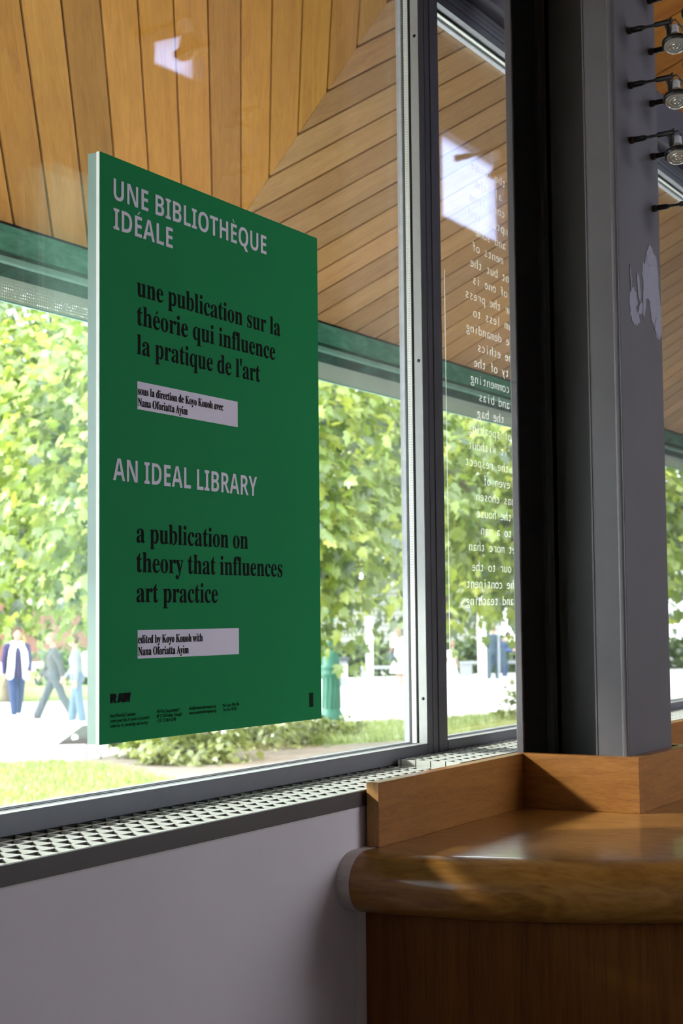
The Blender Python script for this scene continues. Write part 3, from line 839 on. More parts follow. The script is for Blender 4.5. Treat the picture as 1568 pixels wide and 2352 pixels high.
nr = np.random.RandomState(3)
def inside(poly, p):
    x, y = p[:, 0], p[:, 1]; r_ = np.zeros(len(p), bool); j = len(poly) - 1
    for i in range(len(poly)):
        xi, yi = poly[i]; xj, yj = poly[j]
        c = ((yi > y) != (yj > y)) & (x < (xj - xi) * (y - yi) / (yj - yi + 1e-12) + xi)
        r_ ^= c; j = i
    return r_
def tri_object(name, tris, tone, mat, parent=None):
    """tris (n,3,3) array; tone (n,)"""
    n = len(tris)
    me = bpy.data.meshes.new(name)
    me.vertices.add(n * 3); me.loops.add(n * 3); me.polygons.add(n)
    me.vertices.foreach_set('co', tris.astype('f').ravel())
    me.loops.foreach_set('vertex_index', np.arange(n * 3, dtype='i'))
    me.polygons.foreach_set('loop_start', np.arange(0, n * 3, 3, dtype='i'))
    me.polygons.foreach_set('loop_total', np.full(n, 3, 'i'))
    a = me.attributes.new('tone', 'FLOAT', 'FACE')
    a.data.foreach_set('value', tone.astype('f'))
    me.update(); me.validate()
    me.materials.append(mat)
    o = bpy.data.objects.new(name, me); C.objects.link(o)
    if parent:
        o.parent = parent; o.matrix_parent_inverse = parent.matrix_basis.inverted()
    return o
def grass(poly, n, h0, h1):
    xs = [p[0] for p in poly]; ys = [p[1] for p in poly]
    p = np.c_[nr.uniform(min(xs), max(xs), n), nr.uniform(min(ys), max(ys), n)]
    p = p[inside(poly, p)]; m = len(p)
    a = nr.uniform(0, 2 * np.pi, m); h = nr.uniform(h0, h1, m); wd = nr.uniform(0.010, 0.022, m)
    lean = nr.normal(0, 0.035, (m, 2))
    b = np.c_[p, np.full(m, GZ + 0.01)]
    d = np.c_[np.cos(a), np.sin(a), np.zeros(m)] * wd[:, None]
    return np.stack([b - d, b + d, b + np.c_[lean, h]], 1), nr.beta(2, 2, m)
ta, na = grass([(9, 9.4), (13.0, 9.2), (14.72, 10.55), (15.58, 11.82), (16.24, 13.04), (16.43, 13.79), (15.83, 14.4), (14.89, 14.7), (11, 16)], 60000, 0.04, 0.13)
tb, nb = grass(LAWN[1], 60000, 0.04, 0.14)
tag(tri_object('meadow_grass', ta, na, m_grass), 'bright short grass growing between the window sill and the white path', 'grass', kind='stuff')
tag(tri_object('meadow_grass', tb, nb, m_grass), 'bright grass strip growing beside the foot of the green lamp post', 'grass', kind='stuff')
fl = nr.uniform((10, 9.5), (16.4, 14.6), (900, 2)); fl = fl[inside(LAWN[0], fl)]
fm = MB()
for x, y in fl:
    z = GZ + nr.uniform(0.06, 0.14); s = nr.uniform(0.010, 0.02)
    fm.add([(x, y, z - 0.004)] + [(x + s * math.cos(k * 1.257), y + s * math.sin(k * 1.257), z + 0.004) for k in range(5)], [(0, 1 + k, 1 + (k + 1) % 5) for k in range(5)])
tag(fm.build('meadow_flowers', m_flower), 'tiny yellow flowers scattered in the grass by the window', 'flowers', kind='stuff')

# maple leaf outline, tip at +y
half = [(0.0, 0.0), (0.20, -0.07), (0.47, 0.14), (0.31, 0.27), (0.52, 0.60), (0.24, 0.55), (0.15, 0.78), (0.0, 1.0)]
outl = half + [(-x, y) for x, y in half[-2:0:-1]]
LEAF = []
for i in range(len(outl)):
    (ax_, ay_), (bx_, by_) = outl[i], outl[(i + 1) % len(outl)]
    LEAF.append([(0, 0.35, 0.03), (ax_, ay_, -0.10 * abs(ax_) - 0.10 * ay_ * ay_), (bx_, by_, -0.10 * abs(bx_) - 0.10 * by_ * by_)])
LEAF = np.array(LEAF)
SIMPLE = np.array([[(0, 0, 0), (0.34, 0.45, -0.04), (0, 1.0, -0.12)], [(0, 0, 0), (0, 1.0, -0.12), (-0.34, 0.45, -0.04)]])
def leaves(pos, outv, size, tmpl, droop=0.7, spread=0.55):
    n = len(pos)
    tip = outv * 0.8 + nr.normal(0, spread, (n, 3)); tip[:, 2] -= droop
    tip /= np.linalg.norm(tip, axis=1)[:, None]
    nrm = outv * 0.55 + nr.normal(0, 0.45, (n, 3)); nrm[:, 2] += 0.75
    nrm -= tip * np.sum(nrm * tip, 1)[:, None]; nrm /= np.linalg.norm(nrm, axis=1)[:, None]
    sd = np.cross(tip, nrm)
    T = tmpl.reshape(-1, 3)
    sz = size * nr.uniform(0.65, 1.25, n)
    V = pos[:, None] + sz[:, None, None] * (T[None, :, 0:1] * sd[:, None] + T[None, :, 1:2] * tip[:, None] + T[None, :, 2:3] * nrm[:, None])
    return V.reshape(n * len(tmpl), 3, 3)
def crown(c, rad, sprays, per, size, tmpl, spray_r=0.5, shell=0.55, bottom=-1.0):
    c = np.array(c); rad = np.array(rad)
    d = nr.normal(0, 1, (sprays * 2, 3)); d /= np.linalg.norm(d, axis=1)[:, None]
    d = d[d[:, 2] > bottom][:sprays]
    rr = nr.uniform(shell, 1.0, len(d)) ** 0.8
    lump = 1 + 0.16 * np.sin(d[:, 0] * 7 + c[0]) * np.cos(d[:, 1] * 6 + d[:, 2] * 5)
    ctr = c + d * rad * (rr * lump)[:, None]
    tri, tone = [], []
    for i in range(len(ctr)):
        k = max(4, int(per * nr.uniform(0.6, 1.3)))
        out = d[i] * np.array([1, 1, 0.4]); out /= np.linalg.norm(out) + 1e-6
        p = nr.normal(0, 1, (k, 3)) * spray_r * np.array([1, 1, 0.38])
        p[:, 2] -= 0.25 * (p[:, 0] ** 2 + p[:, 1] ** 2) ** 0.5
        o_ = np.repeat(out[None], k, 0) + p / spray_r * 0.35
        o_ /= np.linalg.norm(o_, axis=1)[:, None]
        tri.append(leaves(ctr[i] + p, o_, size, tmpl))
        tone.append(np.repeat(np.clip(nr.normal(nr.uniform(0.25, 0.75), 0.16, k), 0, 1), len(tmpl)))
    return np.concatenate(tri), np.concatenate(tone)
def tree(label, base, height, trunk_r, c, rad, sprays, per, size, mat, tmpl=LEAF, spray_r=0.5, name='tree', group=None, bottom=-1.0):
    t = empty(name, (base[0], base[1], GZ), label, 'tree', group)
    tk = MB()
    top = Vector(c)
    b = Vector((base[0], base[1], GZ))
    f_ = b + Vector((0.05, -0.04, max(0.8, (top.z - GZ) * 0.45)))
    tk.tube([b - Vector((0, 0, 0.05)), b + Vector((0, 0, 0.12)), b + Vector((0.02, 0, 0.7)), f_, top + Vector((0, 0, rad[2] * 0.4))], [trunk_r * 1.6, trunk_r * 1.15, trunk_r, trunk_r * 0.85, trunk_r * 0.2], 14)
    for k in range(9):
        a = 2 * math.pi * k / 9 + nr.uniform(0, 0.5); e = nr.uniform(-0.2, 0.7)
        tip = top + Vector((math.cos(a) * rad[0] * 0.8, math.sin(a) * rad[1] * 0.8, e * rad[2]))
        md = f_.lerp(tip, 0.5) + Vector((0, 0, 0.3))
        tk.tube([f_ + Vector((0, 0, nr.uniform(-0.2, 0.5))), md, tip], [trunk_r * 0.5, trunk_r * 0.3, trunk_r * 0.08], 8)
    tk.build('trunk', m_bark, t, True)
    tri, tone = crown(c, rad, sprays, per, size, tmpl, spray_r, bottom=bottom)
    tri_object('foliage', tri, tone, mat, t)
    return t
tree('young maple with a grey trunk standing in the soil bed behind the poster', (18.44, 12.80), 7, 0.135, (18.6, 12.9, 3.95), (3.4, 3.4, 2.45), 330, 36, 0.19, m_leaf)
tree('maple with a dark grey trunk behind the person in the white scarf', (28.55, 25.75), 9, 0.14, (28.5, 25.6, 5.3), (4.6, 4.6, 3.9), 330, 34, 0.25, m_leaf, spray_r=0.6)
tree('large leafy tree filling the narrow window beside the column', (26.6, 10.6), 9, 0.17, (26.6, 10.8, 4.45), (4.2, 4.2, 3.0), 380, 36, 0.21, m_leaf, spray_r=0.55)
tree('pale yellowish tree with drooping sprays behind the person in grey trousers', (30.5, 22.2), 7, 0.12, (30.2, 22.4, 4.4), (3.0, 3.0, 3.6), 170, 26, 0.21, m_leaf3, spray_r=0.6)
for (x, y, r_, h, lb) in [(43, 42, 6.5, 17, 'far tree standing behind the walking people at the left'), (51, 36, 6.0, 16, 'far tree standing across the path behind the poster'), (57, 28, 6.0, 16, 'far tree standing above the white hut beside the poster'), (62, 18.5, 6.5, 17, 'far tree standing behind the bench seen in the narrow window'), (54, 9.0, 6.5, 16, 'far tree seen to the right of the column')]:
    tree(lb, (x, y), h, 0.25, (x, y, GZ + h * 0.58), (r_, r_, h * 0.42), 330, 30, 0.5, m_leaf2, SIMPLE, 1.1)
def shrub(label, c, rad, sprays, per, size, mat, cat='shrub', name='shrub', group=None):
    t = empty(name, (c[0], c[1], GZ), label, cat, group)
    tk = MB()
    for k in range(7):
        a = k * 0.9
        tk.tube([(c[0], c[1], GZ), (c[0] + math.cos(a) * rad[0] * 0.4, c[1] + math.sin(a) * rad[1] * 0.4, GZ + rad[2] * 0.7)], [0.012, 0.005], 6)
    tk.build('stems', m_bark, t)
    tri, tone = crown(c, rad, sprays, per, size, LEAF, 0.14, 0.35, -0.5)
    tri[:, :, 2] = np.maximum(tri[:, :, 2], GZ + 0.005)
    tri_object('foliage', tri, tone, mat, t)
shrub('low leafy shrub around the foot of the maple trunk', (17.5, 12.35, GZ + 0.16), (0.75, 0.6, 0.3), 60, 16, 0.12, m_leaf3)
shrub('low leafy shrub to the left of the maple trunk under the poster', (17.9, 13.35, GZ + 0.16), (0.5, 0.5, 0.34), 40, 16, 0.13, m_leaf)
shrub('spreading ground cover plant to the right of the maple trunk', (20.2, 12.9, GZ + 0.12), (1.0, 0.9, 0.32), 80, 16, 0.10, m_leaf3)
shrub('low green plant in front of the lamp post at the soil edge', (21.8, 13.0, GZ + 0.1), (0.9, 0.7, 0.26), 60, 16, 0.09, m_leaf3)
shrub('small shrub at the right edge of the narrow window by the column', (25.9, 11.05, GZ + 0.3), (0.4, 0.4, 0.5), 30, 14, 0.12, m_leaf3)
hd_ = empty('hedge', (46, 27, GZ), 'dark green clipped hedge running behind the benches and the bin', 'hedge')
tri, tone = [], []
for (x0_, y0_, x1_, y1_) in [(36, 31, 44, 25.5), (44, 25.5, 50, 21.5), (50, 21.5, 58, 15)]:
    n = 3600
    t_ = nr.uniform(0, 1, n)
    p = np.c_[x0_ + (x1_ - x0_) * t_, y0_ + (y1_ - y0_) * t_, nr.uniform(GZ + 0.02, GZ + 1.1, n)]
    p[:, :2] += nr.normal(0, 0.3, (n, 2))
    o_ = nr.normal(0, 1, (n, 3)); o_ /= np.linalg.norm(o_, axis=1)[:, None]
    tri.append(leaves(p, o_, 0.26, SIMPLE, 0.2)); tone.append(np.repeat(nr.beta(2, 3, n), 2))
tri_object('hedge_leaves', np.concatenate(tri), np.concatenate(tone), m_leaf2, hd_)

# lamp post base, signs, bin, benches
lp = empty('lamp_post', (24.5, 14.35, GZ), 'green cast iron lamp post with ringed base beside the right edge of the poster', 'lamp post')
b_ = (24.5, 14.35, GZ)
MB().lathe([(0, 0), (0.25, 0), (0.25, 0.10), (0.215, 0.13), (0.215, 0.19), (0.19, 0.22), (0.165, 0.30), (0.155, 0.88), (0.175, 0.90), (0.19, 0.93), (0.175, 0.96), (0.17, 1.0), (0.195, 1.03), (0.195, 1.07), (0.16, 1.10), (0.165, 1.2), (0.13, 1.3), (0.085, 1.36), (0.0, 1.36)], b_, seg=40).build('base', m_post, lp, True)
MB().lathe([(0, 1.35), (0.06, 1.35), (0.06, 1.6), (0.045, 3.9), (0.07, 3.92), (0.07, 4.0), (0.0, 4.0)], b_, seg=24).build('pole', m_post, lp, True)
rb = MB()
for k in range(12):
    a = k * math.pi / 6
    rb.tube([(b_[0] + 0.16 * math.cos(a), b_[1] + 0.16 * math.sin(a), GZ + 0.3), (b_[0] + 0.152 * math.cos(a), b_[1] + 0.152 * math.sin(a), GZ + 0.88)], 0.018, 8)
rb.build('fluting', m_post, lp, True)
MB().lathe([(0, 4.0), (0.09, 4.0), (0.2, 4.35), (0.22, 4.4), (0.1, 4.55), (0.0, 4.62)], b_, seg=24).build('lantern', m_wht, lp, True)

ip = empty('information_panel', (17.2, 14.0, GZ), 'slanted brown information panel with a white round emblem on two thin legs outside', 'sign')
rtv = Vector((rt.x, rt.y, 0)).normalized(); fw = Vector((F.x, F.y, 0)).normalized()
p0 = Vector((16.963, 14.367, -0.19))
def ipp(a, b, c): return p0 + rtv * a + fw * b + Vector((0, 0, c))
MB().prism([ipp(0, 0, 0), ipp(1.05, -0.1, 0.02), ipp(1.12, 0.02, 0.27), ipp(0.33, 0.08, 0.25)], -fw * 0.02 + Vector((0, 0, 0.015))).build('panel', m_sign, ip)
MB().lathe([(0, 0), (0.045, 0), (0.045, 0.004), (0, 0.004)], ipp(0.24, -0.012, 0.10), -fw, 24).build('emblem', m_wht, ip)
for a in (0.40, 0.60):
    q = ipp(a, 0.0, 0.05)
    MB().tube([(q.x, q.y, GZ), (q.x, q.y, q.z)], 0.011, 10).build('leg', m_sign, ip)

def boxpart(name, mat, parent, c, wd, dp, z0, z1, bevel=0.01):
    """box facing the window, centred on c (x, y)"""
    pts = [Vector((c[0], c[1], 0)) + rtv * a + fw * b for a, b in ((-wd / 2, -dp / 2), (wd / 2, -dp / 2), (wd / 2, dp / 2), (-wd / 2, dp / 2))]
    return MB().prism([(p.x, p.y, z0) for p in pts], (0, 0, z1 - z0)).build(name, mat, parent, bevel=bevel)
bn = empty('litter_bin', (38.3, 22.1, GZ), 'dark litter bin with a pale label standing behind the lamp post', 'bin')
boxpart('body', m_grey, bn, (38.3, 22.1), 0.36, 0.36, GZ, GZ + 0.72)
boxpart('lid', m_dk, bn, (38.3, 22.1), 0.48, 0.46, GZ + 0.72, GZ + 0.82)
lq = Vector((38.3, 22.1, 0)) - fw * 0.185 + rtv * 0.1
boxpart('notice', m_wht, bn, (lq.x, lq.y), 0.16, 0.01, GZ + 0.25, GZ + 0.62, 0)
def white_post(label, c, wd, z1):
    o = empty('white_totem', (c[0], c[1], GZ), label, 'totem')
    boxpart('shaft', m_wht, o, c, wd, 0.12, GZ, z1)
    boxpart('foot_plate', m_grey, o, c, wd + 0.12, 0.3, GZ, GZ + 0.02)
white_post('white upright totem standing between the bin and the woman in white', (37.78, 20.89), 0.20, 1.55)
white_post('tall white totem rising behind the person in the blue shirt', (42.0, 19.42), 0.25, 3.35)
sg_ = empty('white_sign', (38.5, 17.3, GZ), 'small square white sign on a thin post among the leaves', 'sign')
boxpart('sign_plate', m_wht, sg_, (38.5, 17.3), 0.38, 0.03, 2.72, 3.1)
MB().tube([(38.53, 17.32, GZ), (38.53, 17.32, 3.0)], 0.03, 12).build('pole', m_grey, sg_)
def bench(label, c, ln):
    o = empty('stone_bench', (c[0], c[1], GZ), label, 'bench', 'grey benches across the path')
    for a in (-1, 1):
        q = Vector((c[0], c[1], 0)) + rtv * a * (ln / 2 - 0.2)
        boxpart('leg', m_grey, o, (q.x, q.y), 0.36, 0.42, GZ, GZ + 0.40)
    boxpart('seat', m_grey, o, c, ln, 0.5, GZ + 0.40, GZ + 0.48)
bench('grey bench to the left of the woman in the white dress', (41.2, 22.0), 1.9)
bench('grey bench under the seated person in blue, in the narrow window', (46.3, 21.0), 2.2)
hut = empty('white_hut', (66, 36, GZ), 'white boarded hut far behind the bin and the bench', 'building')
hp = boxpart('wall', m_wht, hut, (66.5, 35.0), 9, 4, GZ, 3.1)
bnd = MB()
for k in range(12):
    z = GZ + 0.5 + k * 0.25
    pts = [Vector((66.5, 35.0, 0)) + rtv * a - fw * 2.0 for a in (-4.45, 4.45)]
    bnd.prism([(pts[0].x, pts[0].y, z), (pts[1].x, pts[1].y, z), (pts[1].x, pts[1].y, z + 0.04), (pts[0].x, pts[0].y, z + 0.04)], -fw * 0.03)
bnd.build('board_joint', m_grey, hut)
boxpart('roof', m_grey, hut, (66.5, 35.0), 9.6, 4.6, 3.1, 3.3)
br = empty('red_building', (56, 52, GZ), 'reddish rendered building far behind the walking people', 'building')
boxpart('wall', m_brick, br, (58, 50), 18, 4, GZ, 6.5)
boxpart('roof', m_grey, br, (58, 50), 19, 5, 6.5, 6.9)

# ------------------------------------------------------------------ people
def capsules(chains, voxel, smooth=6):
    """closed tapered limbs, fused by a voxel remesh into one surface"""
    mb = MB()
    for pts, rad in chains:
        P = [Vector(p) for p in pts]
        if len(P) == 1:
            bm = bmesh.new(); bmesh.ops.create_icosphere(bm, subdivisions=3, radius=1)
            sc_ = rad if hasattr(rad, '__len__') else (rad,) * 3
            vs = [(v.co.x * sc_[0] + P[0].x, v.co.y * sc_[1] + P[0].y, v.co.z * sc_[2] + P[0].z) for v in bm.verts]
            bm.verts.index_update()
            mb.add(vs, [tuple(v.index for v in f.verts) for f in bm.faces]); bm.free()
            continue
        d0 = (P[0] - P[1]).normalized(); d1 = (P[-1] - P[-2]).normalized()
        ext = [P[0] + d0 * rad[0] * k for k in (0.95, 0.7, 0.35)] + P + [P[-1] + d1 * rad[-1] * k for k in (0.35, 0.7, 0.95)]
        er = [rad[0] * k for k in (0.3, 0.7, 0.93)] + list(rad) + [rad[-1] * k for k in (0.93, 0.7, 0.3)]
        mb.tube(ext, er, 16)
    return mb
def fuse(name, chains, mat, parent, voxel):
    o = capsules(chains, voxel).build(name, mat, None, True)
    r_ = o.modifiers.new('remesh', 'REMESH'); r_.mode = 'VOXEL'; r_.voxel_size = voxel; r_.use_smooth_shade = True
    s_ = o.modifiers.new('smooth', 'SMOOTH'); s_.iterations = 4; s_.factor = 0.5
    o.parent = parent
    return o
def person(label, loc, heading, cloth, pose, scale=1.0, extra=None):
    """local frame: +y is the way the person faces, +x their right hand side"""
    t = empty('person', loc, label, 'person')
    t.rotation_euler = (0, 0, heading); t.scale = (scale,) * 3
    hipz = pose.get('hip', 0.90); lean = pose.get('lean', 0.03)
    J = {}
    pel = Vector((0, 0, hipz))
    chest = pel + Vector((0, lean * 0.8, 0.36)); neck = pel + Vector((0, lean * 1.2, 0.54)); head = neck + Vector((0, 0.03 + lean * 0.4, 0.17))
    skin = [([pel, pel + Vector((0, lean * 0.4, 0.18)), chest, neck - Vector((0, 0, 0.06))], [0.125, 0.115, 0.13, 0.07]),
            ([neck - Vector((0, 0, 0.05)), neck + Vector((0, 0.01, 0.06))], [0.055, 0.05]),
            ([head], (0.072, 0.092, 0.112)),
            ([head + Vector((0, 0.05, -0.06))], (0.05, 0.045, 0.055)),
            ([head + Vector((0, 0.088, 0.015)), head + Vector((0, 0.108, -0.02))], [0.010, 0.014]),
            ([head + Vector((0.073, 0, 0.0))], (0.012, 0.02, 0.03)), ([head + Vector((-0.073, 0, 0.0))], (0.012, 0.02, 0.03)),
            ([chest + Vector((-0.17, 0, 0.1)), chest + Vector((0.17, 0, 0.1))], [0.06, 0.06])]
    tops = [([pel + Vector((0, 0, -0.02)), pel + Vector((0, lean * 0.4, 0.18)), chest, neck - Vector((0, 0, 0.05))], [0.148, 0.135, 0.15, 0.075]),
            ([chest + Vector((-0.17, 0, 0.1)), chest + Vector((0.17, 0, 0.1))], [0.072, 0.072])]
    trous = [([pel + Vector((-0.05, 0, 0)), pel + Vector((0.05, 0, 0))], [0.135, 0.135])]
    shoes = []
    for sd, key in ((1, 'r'), (-1, 'l')):
        th, kn = pose.get('leg_' + key, (0.0, 0.0))          # thigh swing, knee bend
        hip = pel + Vector((0.085 * sd, 0, -0.02))
        L1, L2 = 0.42, 0.42
        knee = hip + Vector((0.0, math.sin(th) * L1, -math.cos(th) * L1))
        a2 = th - kn
        ank = knee + Vector((0, math.sin(a2) * L2, -math.cos(a2) * L2))
        skin.append(([hip, knee, ank], [0.08, 0.052, 0.036]))
        toe = ank + Vector((0.01 * sd, 0.16 * math.cos(max(-0.9, a2)), -0.045 + (0.16 * math.sin(a2) if a2 < -0.2 else 0)))
        skin.append(([ank + Vector((0, -0.03, -0.03)), toe], [0.034, 0.026]))
        wl_ = cloth.get('flare', 0.062)
        trous.append(([hip, knee, ank + Vector((0, 0, 0.03))], [0.105, 0.078, wl_]))
        shoes.append(([ank + Vector((0, -0.035, -0.035)), toe], [0.043, 0.034]))
        sh = chest + Vector((0.19 * sd, 0, 0.1))
        sw, el, outw = pose.get('arm_' + key, (0.1, 0.25, 0.12))
        elb = sh + Vector((math.sin(outw) * sd * 0.29, math.sin(sw) * 0.29, -math.cos(sw) * math.cos(outw) * 0.29))
        a3 = sw + el
        wr = elb + Vector((-0.02 * sd, math.sin(a3) * 0.25, -math.cos(a3) * 0.25))
        skin.append(([sh, elb, wr], [0.052, 0.040, 0.027]))
        hd = (wr - elb).normalized()
        side = Vector((0, 1, 0)) - hd * hd.y; side.normalize()
        palm = wr + hd * 0.085
        skin.append(([wr, wr + hd * 0.045, palm], [0.026, 0.034, 0.034]))
        inn = hd.cross(side) * sd
        for q, (of, ln) in enumerate(((0.03, 0.072), (0.01, 0.08), (-0.01, 0.075), (-0.03, 0.058))):
            s_ = palm + side * of
            skin.append(([s_, s_ + hd * ln * 0.5 + inn * 0.006, s_ + hd * ln * 0.9 + inn * 0.03], [0.0105, 0.0095, 0.008]))
        tb_ = wr + hd * 0.035 + side * 0.028
        skin.append(([tb_, tb_ + side * 0.03 + hd * 0.03, tb_ + side * 0.036 + hd * 0.062 + inn * 0.008], [0.0125, 0.0115, 0.009]))
        J[key] = (wr, palm, sh)
        if cloth.get('sleeve', 1) > 0.7:
            tops.append(([sh, elb, elb.lerp(wr, 0.92)], [0.068, 0.055, 0.044]))
        elif cloth.get('sleeve', 1) > 0:
            tops.append(([sh, sh.lerp(elb, 0.6)], [0.07, 0.064]))
    body = fuse('body', skin, m_skin, t, 0.0085)
    fuse('top', tops, cloth['top'], t, 0.013)
    if cloth.get('skirt'):
        mb = MB().lathe([(0.14, hipz + 0.12), (0.17, hipz), (0.22, hipz - 0.25), (0.29, hipz - 0.52), (0.28, hipz - 0.52), (0.2, hipz - 0.2), (0.13, hipz + 0.1)], seg=30)
        vv = []
        for x, y, z in mb.v:
            a = math.atan2(y, x); k = 1 + 0.06 * math.sin(9 * a) * max(0, hipz - z) / 0.5
            vv.append((x * k, y * k, z))
        mb.v = vv
        o = mb.build('skirt', cloth['skirt'], None, True); o.parent = t
    else:
        fuse('trousers', trous, cloth['trousers'], t, 0.013)
    for sc_ in shoes: fuse('shoe', [sc_], cloth['shoes'], t, 0.010)
    hair = [([head + Vector((0, -0.018, 0.025))], (0.084, 0.098, 0.108))]
    if cloth.get('long'):
        hair.append(([head + Vector((0, -0.05, 0.02)), head + Vector((0, -0.085, -0.12)), head + Vector((0, -0.08, -0.28))], [0.075, 0.07, 0.04]))
    ho = fuse('hair', hair, cloth['hair'], t, 0.011)
    if extra: extra(t, pel, chest, neck, head, J)
    return t
def pm_(name, col, rough=0.8): return plain(name, col, rough, var=0.1, scale=20)
c_purple = pm_('purple_knit', (0.036, 0.030, 0.102)); c_jean = pm_('blue_denim', (0.027, 0.051, 0.126)); c_grey = pm_('grey_trousers', (0.051, 0.054, 0.078)); c_jack = pm_('grey_jacket', (0.066, 0.063, 0.075))
c_ltjean = pm_('pale_denim', (0.084, 0.126, 0.204)); c_greyk = pm_('pale_grey_cloth', (0.200, 0.210, 0.240)); c_white = pm_('white_cloth', (0.85, 0.85, 0.86)); c_blue = pm_('blue_shirt', (0.042, 0.078, 0.204)); c_navy = pm_('dark_cloth', (0.03, 0.06, 0.09))
c_hb = pm_('brown_hair', (0.080, 0.035, 0.025)); c_hd = pm_('dark_hair', (0.04, 0.03, 0.03)); c_hl = pm_('fair_hair', (0.225, 0.160, 0.100)); c_shoe = pm_('pale_shoes', (0.7, 0.66, 0.62)); c_tan = pm_('tan_shoes', (0.225, 0.140, 0.080)); c_pink = pm_('pink_hair_bow', (0.8, 0.25, 0.3))
c_scarf = pm_('white_scarf', (0.88, 0.92, 0.92))

def add_part(name, chains, mat, voxel=0.012):
    def f(t, *a): fuse(name, chains, mat, t, voxel)
    return f
FACE_L = math.atan2(-rtv.y, -rtv.x) - math.pi / 2       # walking to the left of the picture
CAMF = math.atan2(-fw.y, -fw.x) - math.pi / 2           # facing the window
AWAY = CAMF + math.pi
def scarf(t, pel, chest, neck, head, J):
    ch = [([neck + Vector((0.09, 0.0, -0.02)), neck + Vector((0.0, 0.10, -0.04)), neck + Vector((-0.09, 0.0, -0.02)), neck + Vector((0, -0.09, 0.0)), neck + Vector((0.09, 0, -0.02))], [0.05] * 5)]
    for sx, l_ in ((0.11, 0.60), (-0.12, 0.62)):
        ch.append(([neck + Vector((sx * 0.6, 0.09, -0.05)), chest + Vector((sx, 0.15, 0.0)), chest + Vector((sx * 1.15, 0.17, -0.25)), chest + Vector((sx * 1.35, 0.16, 0.15 - l_))], [0.055, 0.062, 0.066, 0.07]))
    fuse('scarf', ch, c_scarf, t, 0.013)
def bag_front(t, pel, chest, neck, head, J):
    o = fuse('shoulder_bag', [([pel + Vector((0.2, 0.02, 0.05)), pel + Vector((0.2, 0.1, 0.0))], [0.12, 0.12])], c_jack, t, 0.014)
    MB().tube([pel + Vector((0.2, 0.05, 0.12)), chest + Vector((0.1, 0.13, 0.05)), neck + Vector((-0.1, 0.05, -0.02)), chest + Vector((-0.1, -0.14, 0.0)), pel + Vector((0.16, -0.12, 0.1))], 0.014, 8).build('strap', c_navy, o, True)
def backpack(t, pel, chest, neck, head, J):
    fuse('backpack', [([pel + Vector((0.0, -0.2, 0.12)), chest + Vector((0.0, -0.2, 0.02))], [0.13, 0.12])], c_white, t, 0.014)
def phone(t, pel, chest, neck, head, J):
    p = J['r'][1]
    o = MB().box(p.x - 0.02, p.x + 0.02, p.y - 0.005, p.y + 0.06, p.z - 0.09, p.z + 0.02).build('phone', c_navy, None); o.parent = t
def handbag(t, pel, chest, neck, head, J):
    o = fuse('handbag', [([pel + Vector((-0.24, 0.0, -0.05)), pel + Vector((-0.24, 0.06, -0.1))], [0.10, 0.11])], c_navy, t, 0.014)
    MB().tube([pel + Vector((-0.24, 0.0, 0.03)), chest + Vector((-0.2, 0.02, 0.12)), pel + Vector((-0.24, 0.08, 0.0))], 0.016, 8).build('strap', c_navy, o, True)
def darkbag(t, pel, chest, neck, head, J):
    o = fuse('large_bag', [([pel + Vector((0.27, 0.0, 0.0)), pel + Vector((0.27, 0.0, -0.3))], [0.15, 0.18])], c_navy, t, 0.016)
    MB().tube([pel + Vector((0.25, -0.08, 0.1)), chest + Vector((0.2, 0.0, 0.16)), pel + Vector((0.25, 0.08, 0.1))], 0.018, 8).build('strap', c_navy, o, True)
def bow(t, pel, chest, neck, head, J):
    fuse('hair_bow', [([head + Vector((0.02, -0.02, 0.12)), head + Vector((0.07, -0.02, 0.14))], [0.02, 0.035]), ([head + Vector((0.02, -0.02, 0.12)), head + Vector((-0.03, -0.02, 0.14))], [0.02, 0.035])], c_pink, t, 0.01)

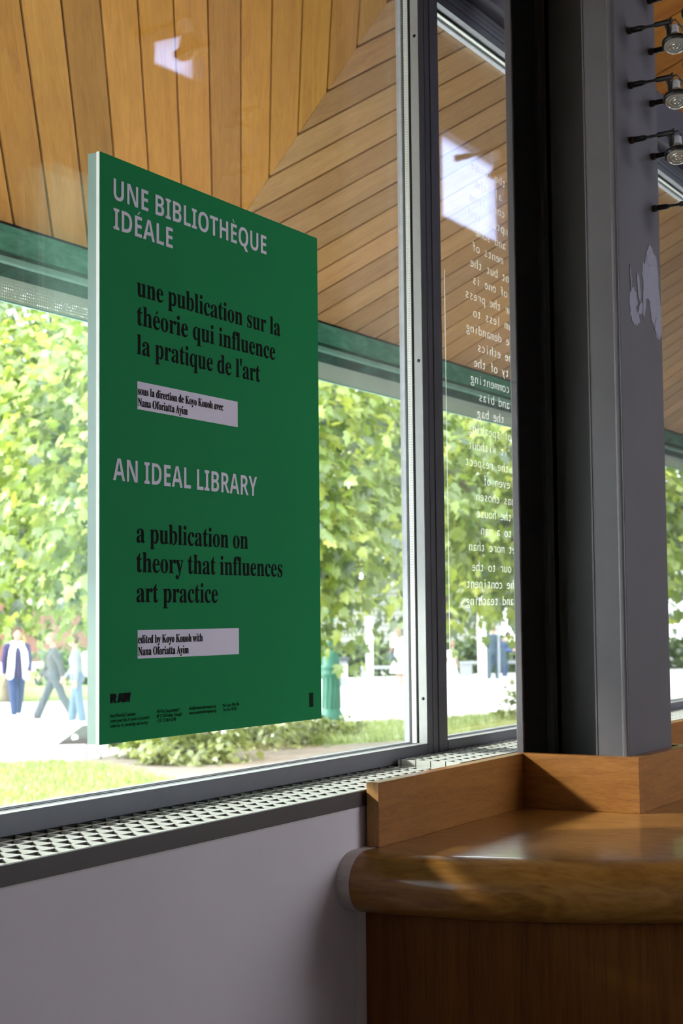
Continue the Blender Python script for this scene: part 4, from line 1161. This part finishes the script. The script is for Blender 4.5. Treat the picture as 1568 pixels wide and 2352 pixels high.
STEP = dict(leg_r=(0.38, 0.10), leg_l=(-0.22, 0.25), arm_r=(-0.45, 0.2, 0.12), arm_l=(0.35, 0.35, 0.12), hip=0.86)
person('person in a purple sweater, long white scarf and blue jeans walking along the path', (24.35, 21.72, GZ), CAMF + 0.35, dict(top=c_purple, trousers=c_jean, shoes=c_shoe, hair=c_hb, flare=0.06), STEP, 1.07, scarf)
person('person in a grey jacket and grey trousers striding along, phone in hand', (24.05, 20.45, GZ), FACE_L + 0.25, dict(top=c_jack, trousers=c_grey, shoes=c_tan, hair=c_hl, flare=0.085), dict(leg_r=(0.42, 0.05), leg_l=(-0.35, 0.12), arm_r=(0.35, 0.25, 0.15), arm_l=(-0.4, 0.2, 0.1), hip=0.84), 1.02, lambda *a: (bag_front(*a), phone(*a)))
person('person in pale jeans and grey top walking beside the poster edge', (23.65, 19.55, GZ), FACE_L + 0.1, dict(top=c_greyk, trousers=c_ltjean, shoes=c_shoe, hair=c_hb, flare=0.09), dict(leg_r=(0.15, 0.05), leg_l=(-0.1, 0.05), arm_r=(0.2, 0.5, 0.15), arm_l=(-0.1, 0.2, 0.1), hip=0.885), 0.97, backpack)
person('person in a white dress with a dark bag walking away by the bench', (39.1, 20.65, GZ), AWAY + 0.3, dict(top=c_white, skirt=c_white, shoes=c_navy, hair=c_hl, sleeve=0.4, long=True), dict(leg_r=(0.12, 0.02), leg_l=(-0.12, 0.1), hip=0.89), 0.97, handbag)
person('child in white with a pink hair bow on the path in the narrow window', (40.6, 19.75, GZ), CAMF + 2.4, dict(top=c_white, skirt=c_white, shoes=c_shoe, hair=c_hl, sleeve=0.4), dict(leg_r=(0.1, 0.02), leg_l=(-0.1, 0.05), hip=0.89), 0.68, bow)
person('person in a blue shirt sitting bent forward on the grey bench', (46.05, 20.95, GZ), FACE_L + math.pi * 0.85, dict(top=c_blue, trousers=c_jean, shoes=c_shoe, hair=c_hd), dict(leg_r=(1.45, 1.45), leg_l=(1.4, 1.45), arm_r=(0.9, 0.7, 0.1), arm_l=(0.85, 0.7, 0.1), hip=0.50, lean=0.32), 1.08)
person('person in dark clothes with a large dark bag walking past the bench', (43.95, 19.95, GZ), AWAY - 0.4, dict(top=c_navy, trousers=c_navy, shoes=c_shoe, hair=c_hl, flare=0.09), dict(leg_r=(0.25, 0.05), leg_l=(-0.2, 0.2), hip=0.87), 0.98, darkbag)
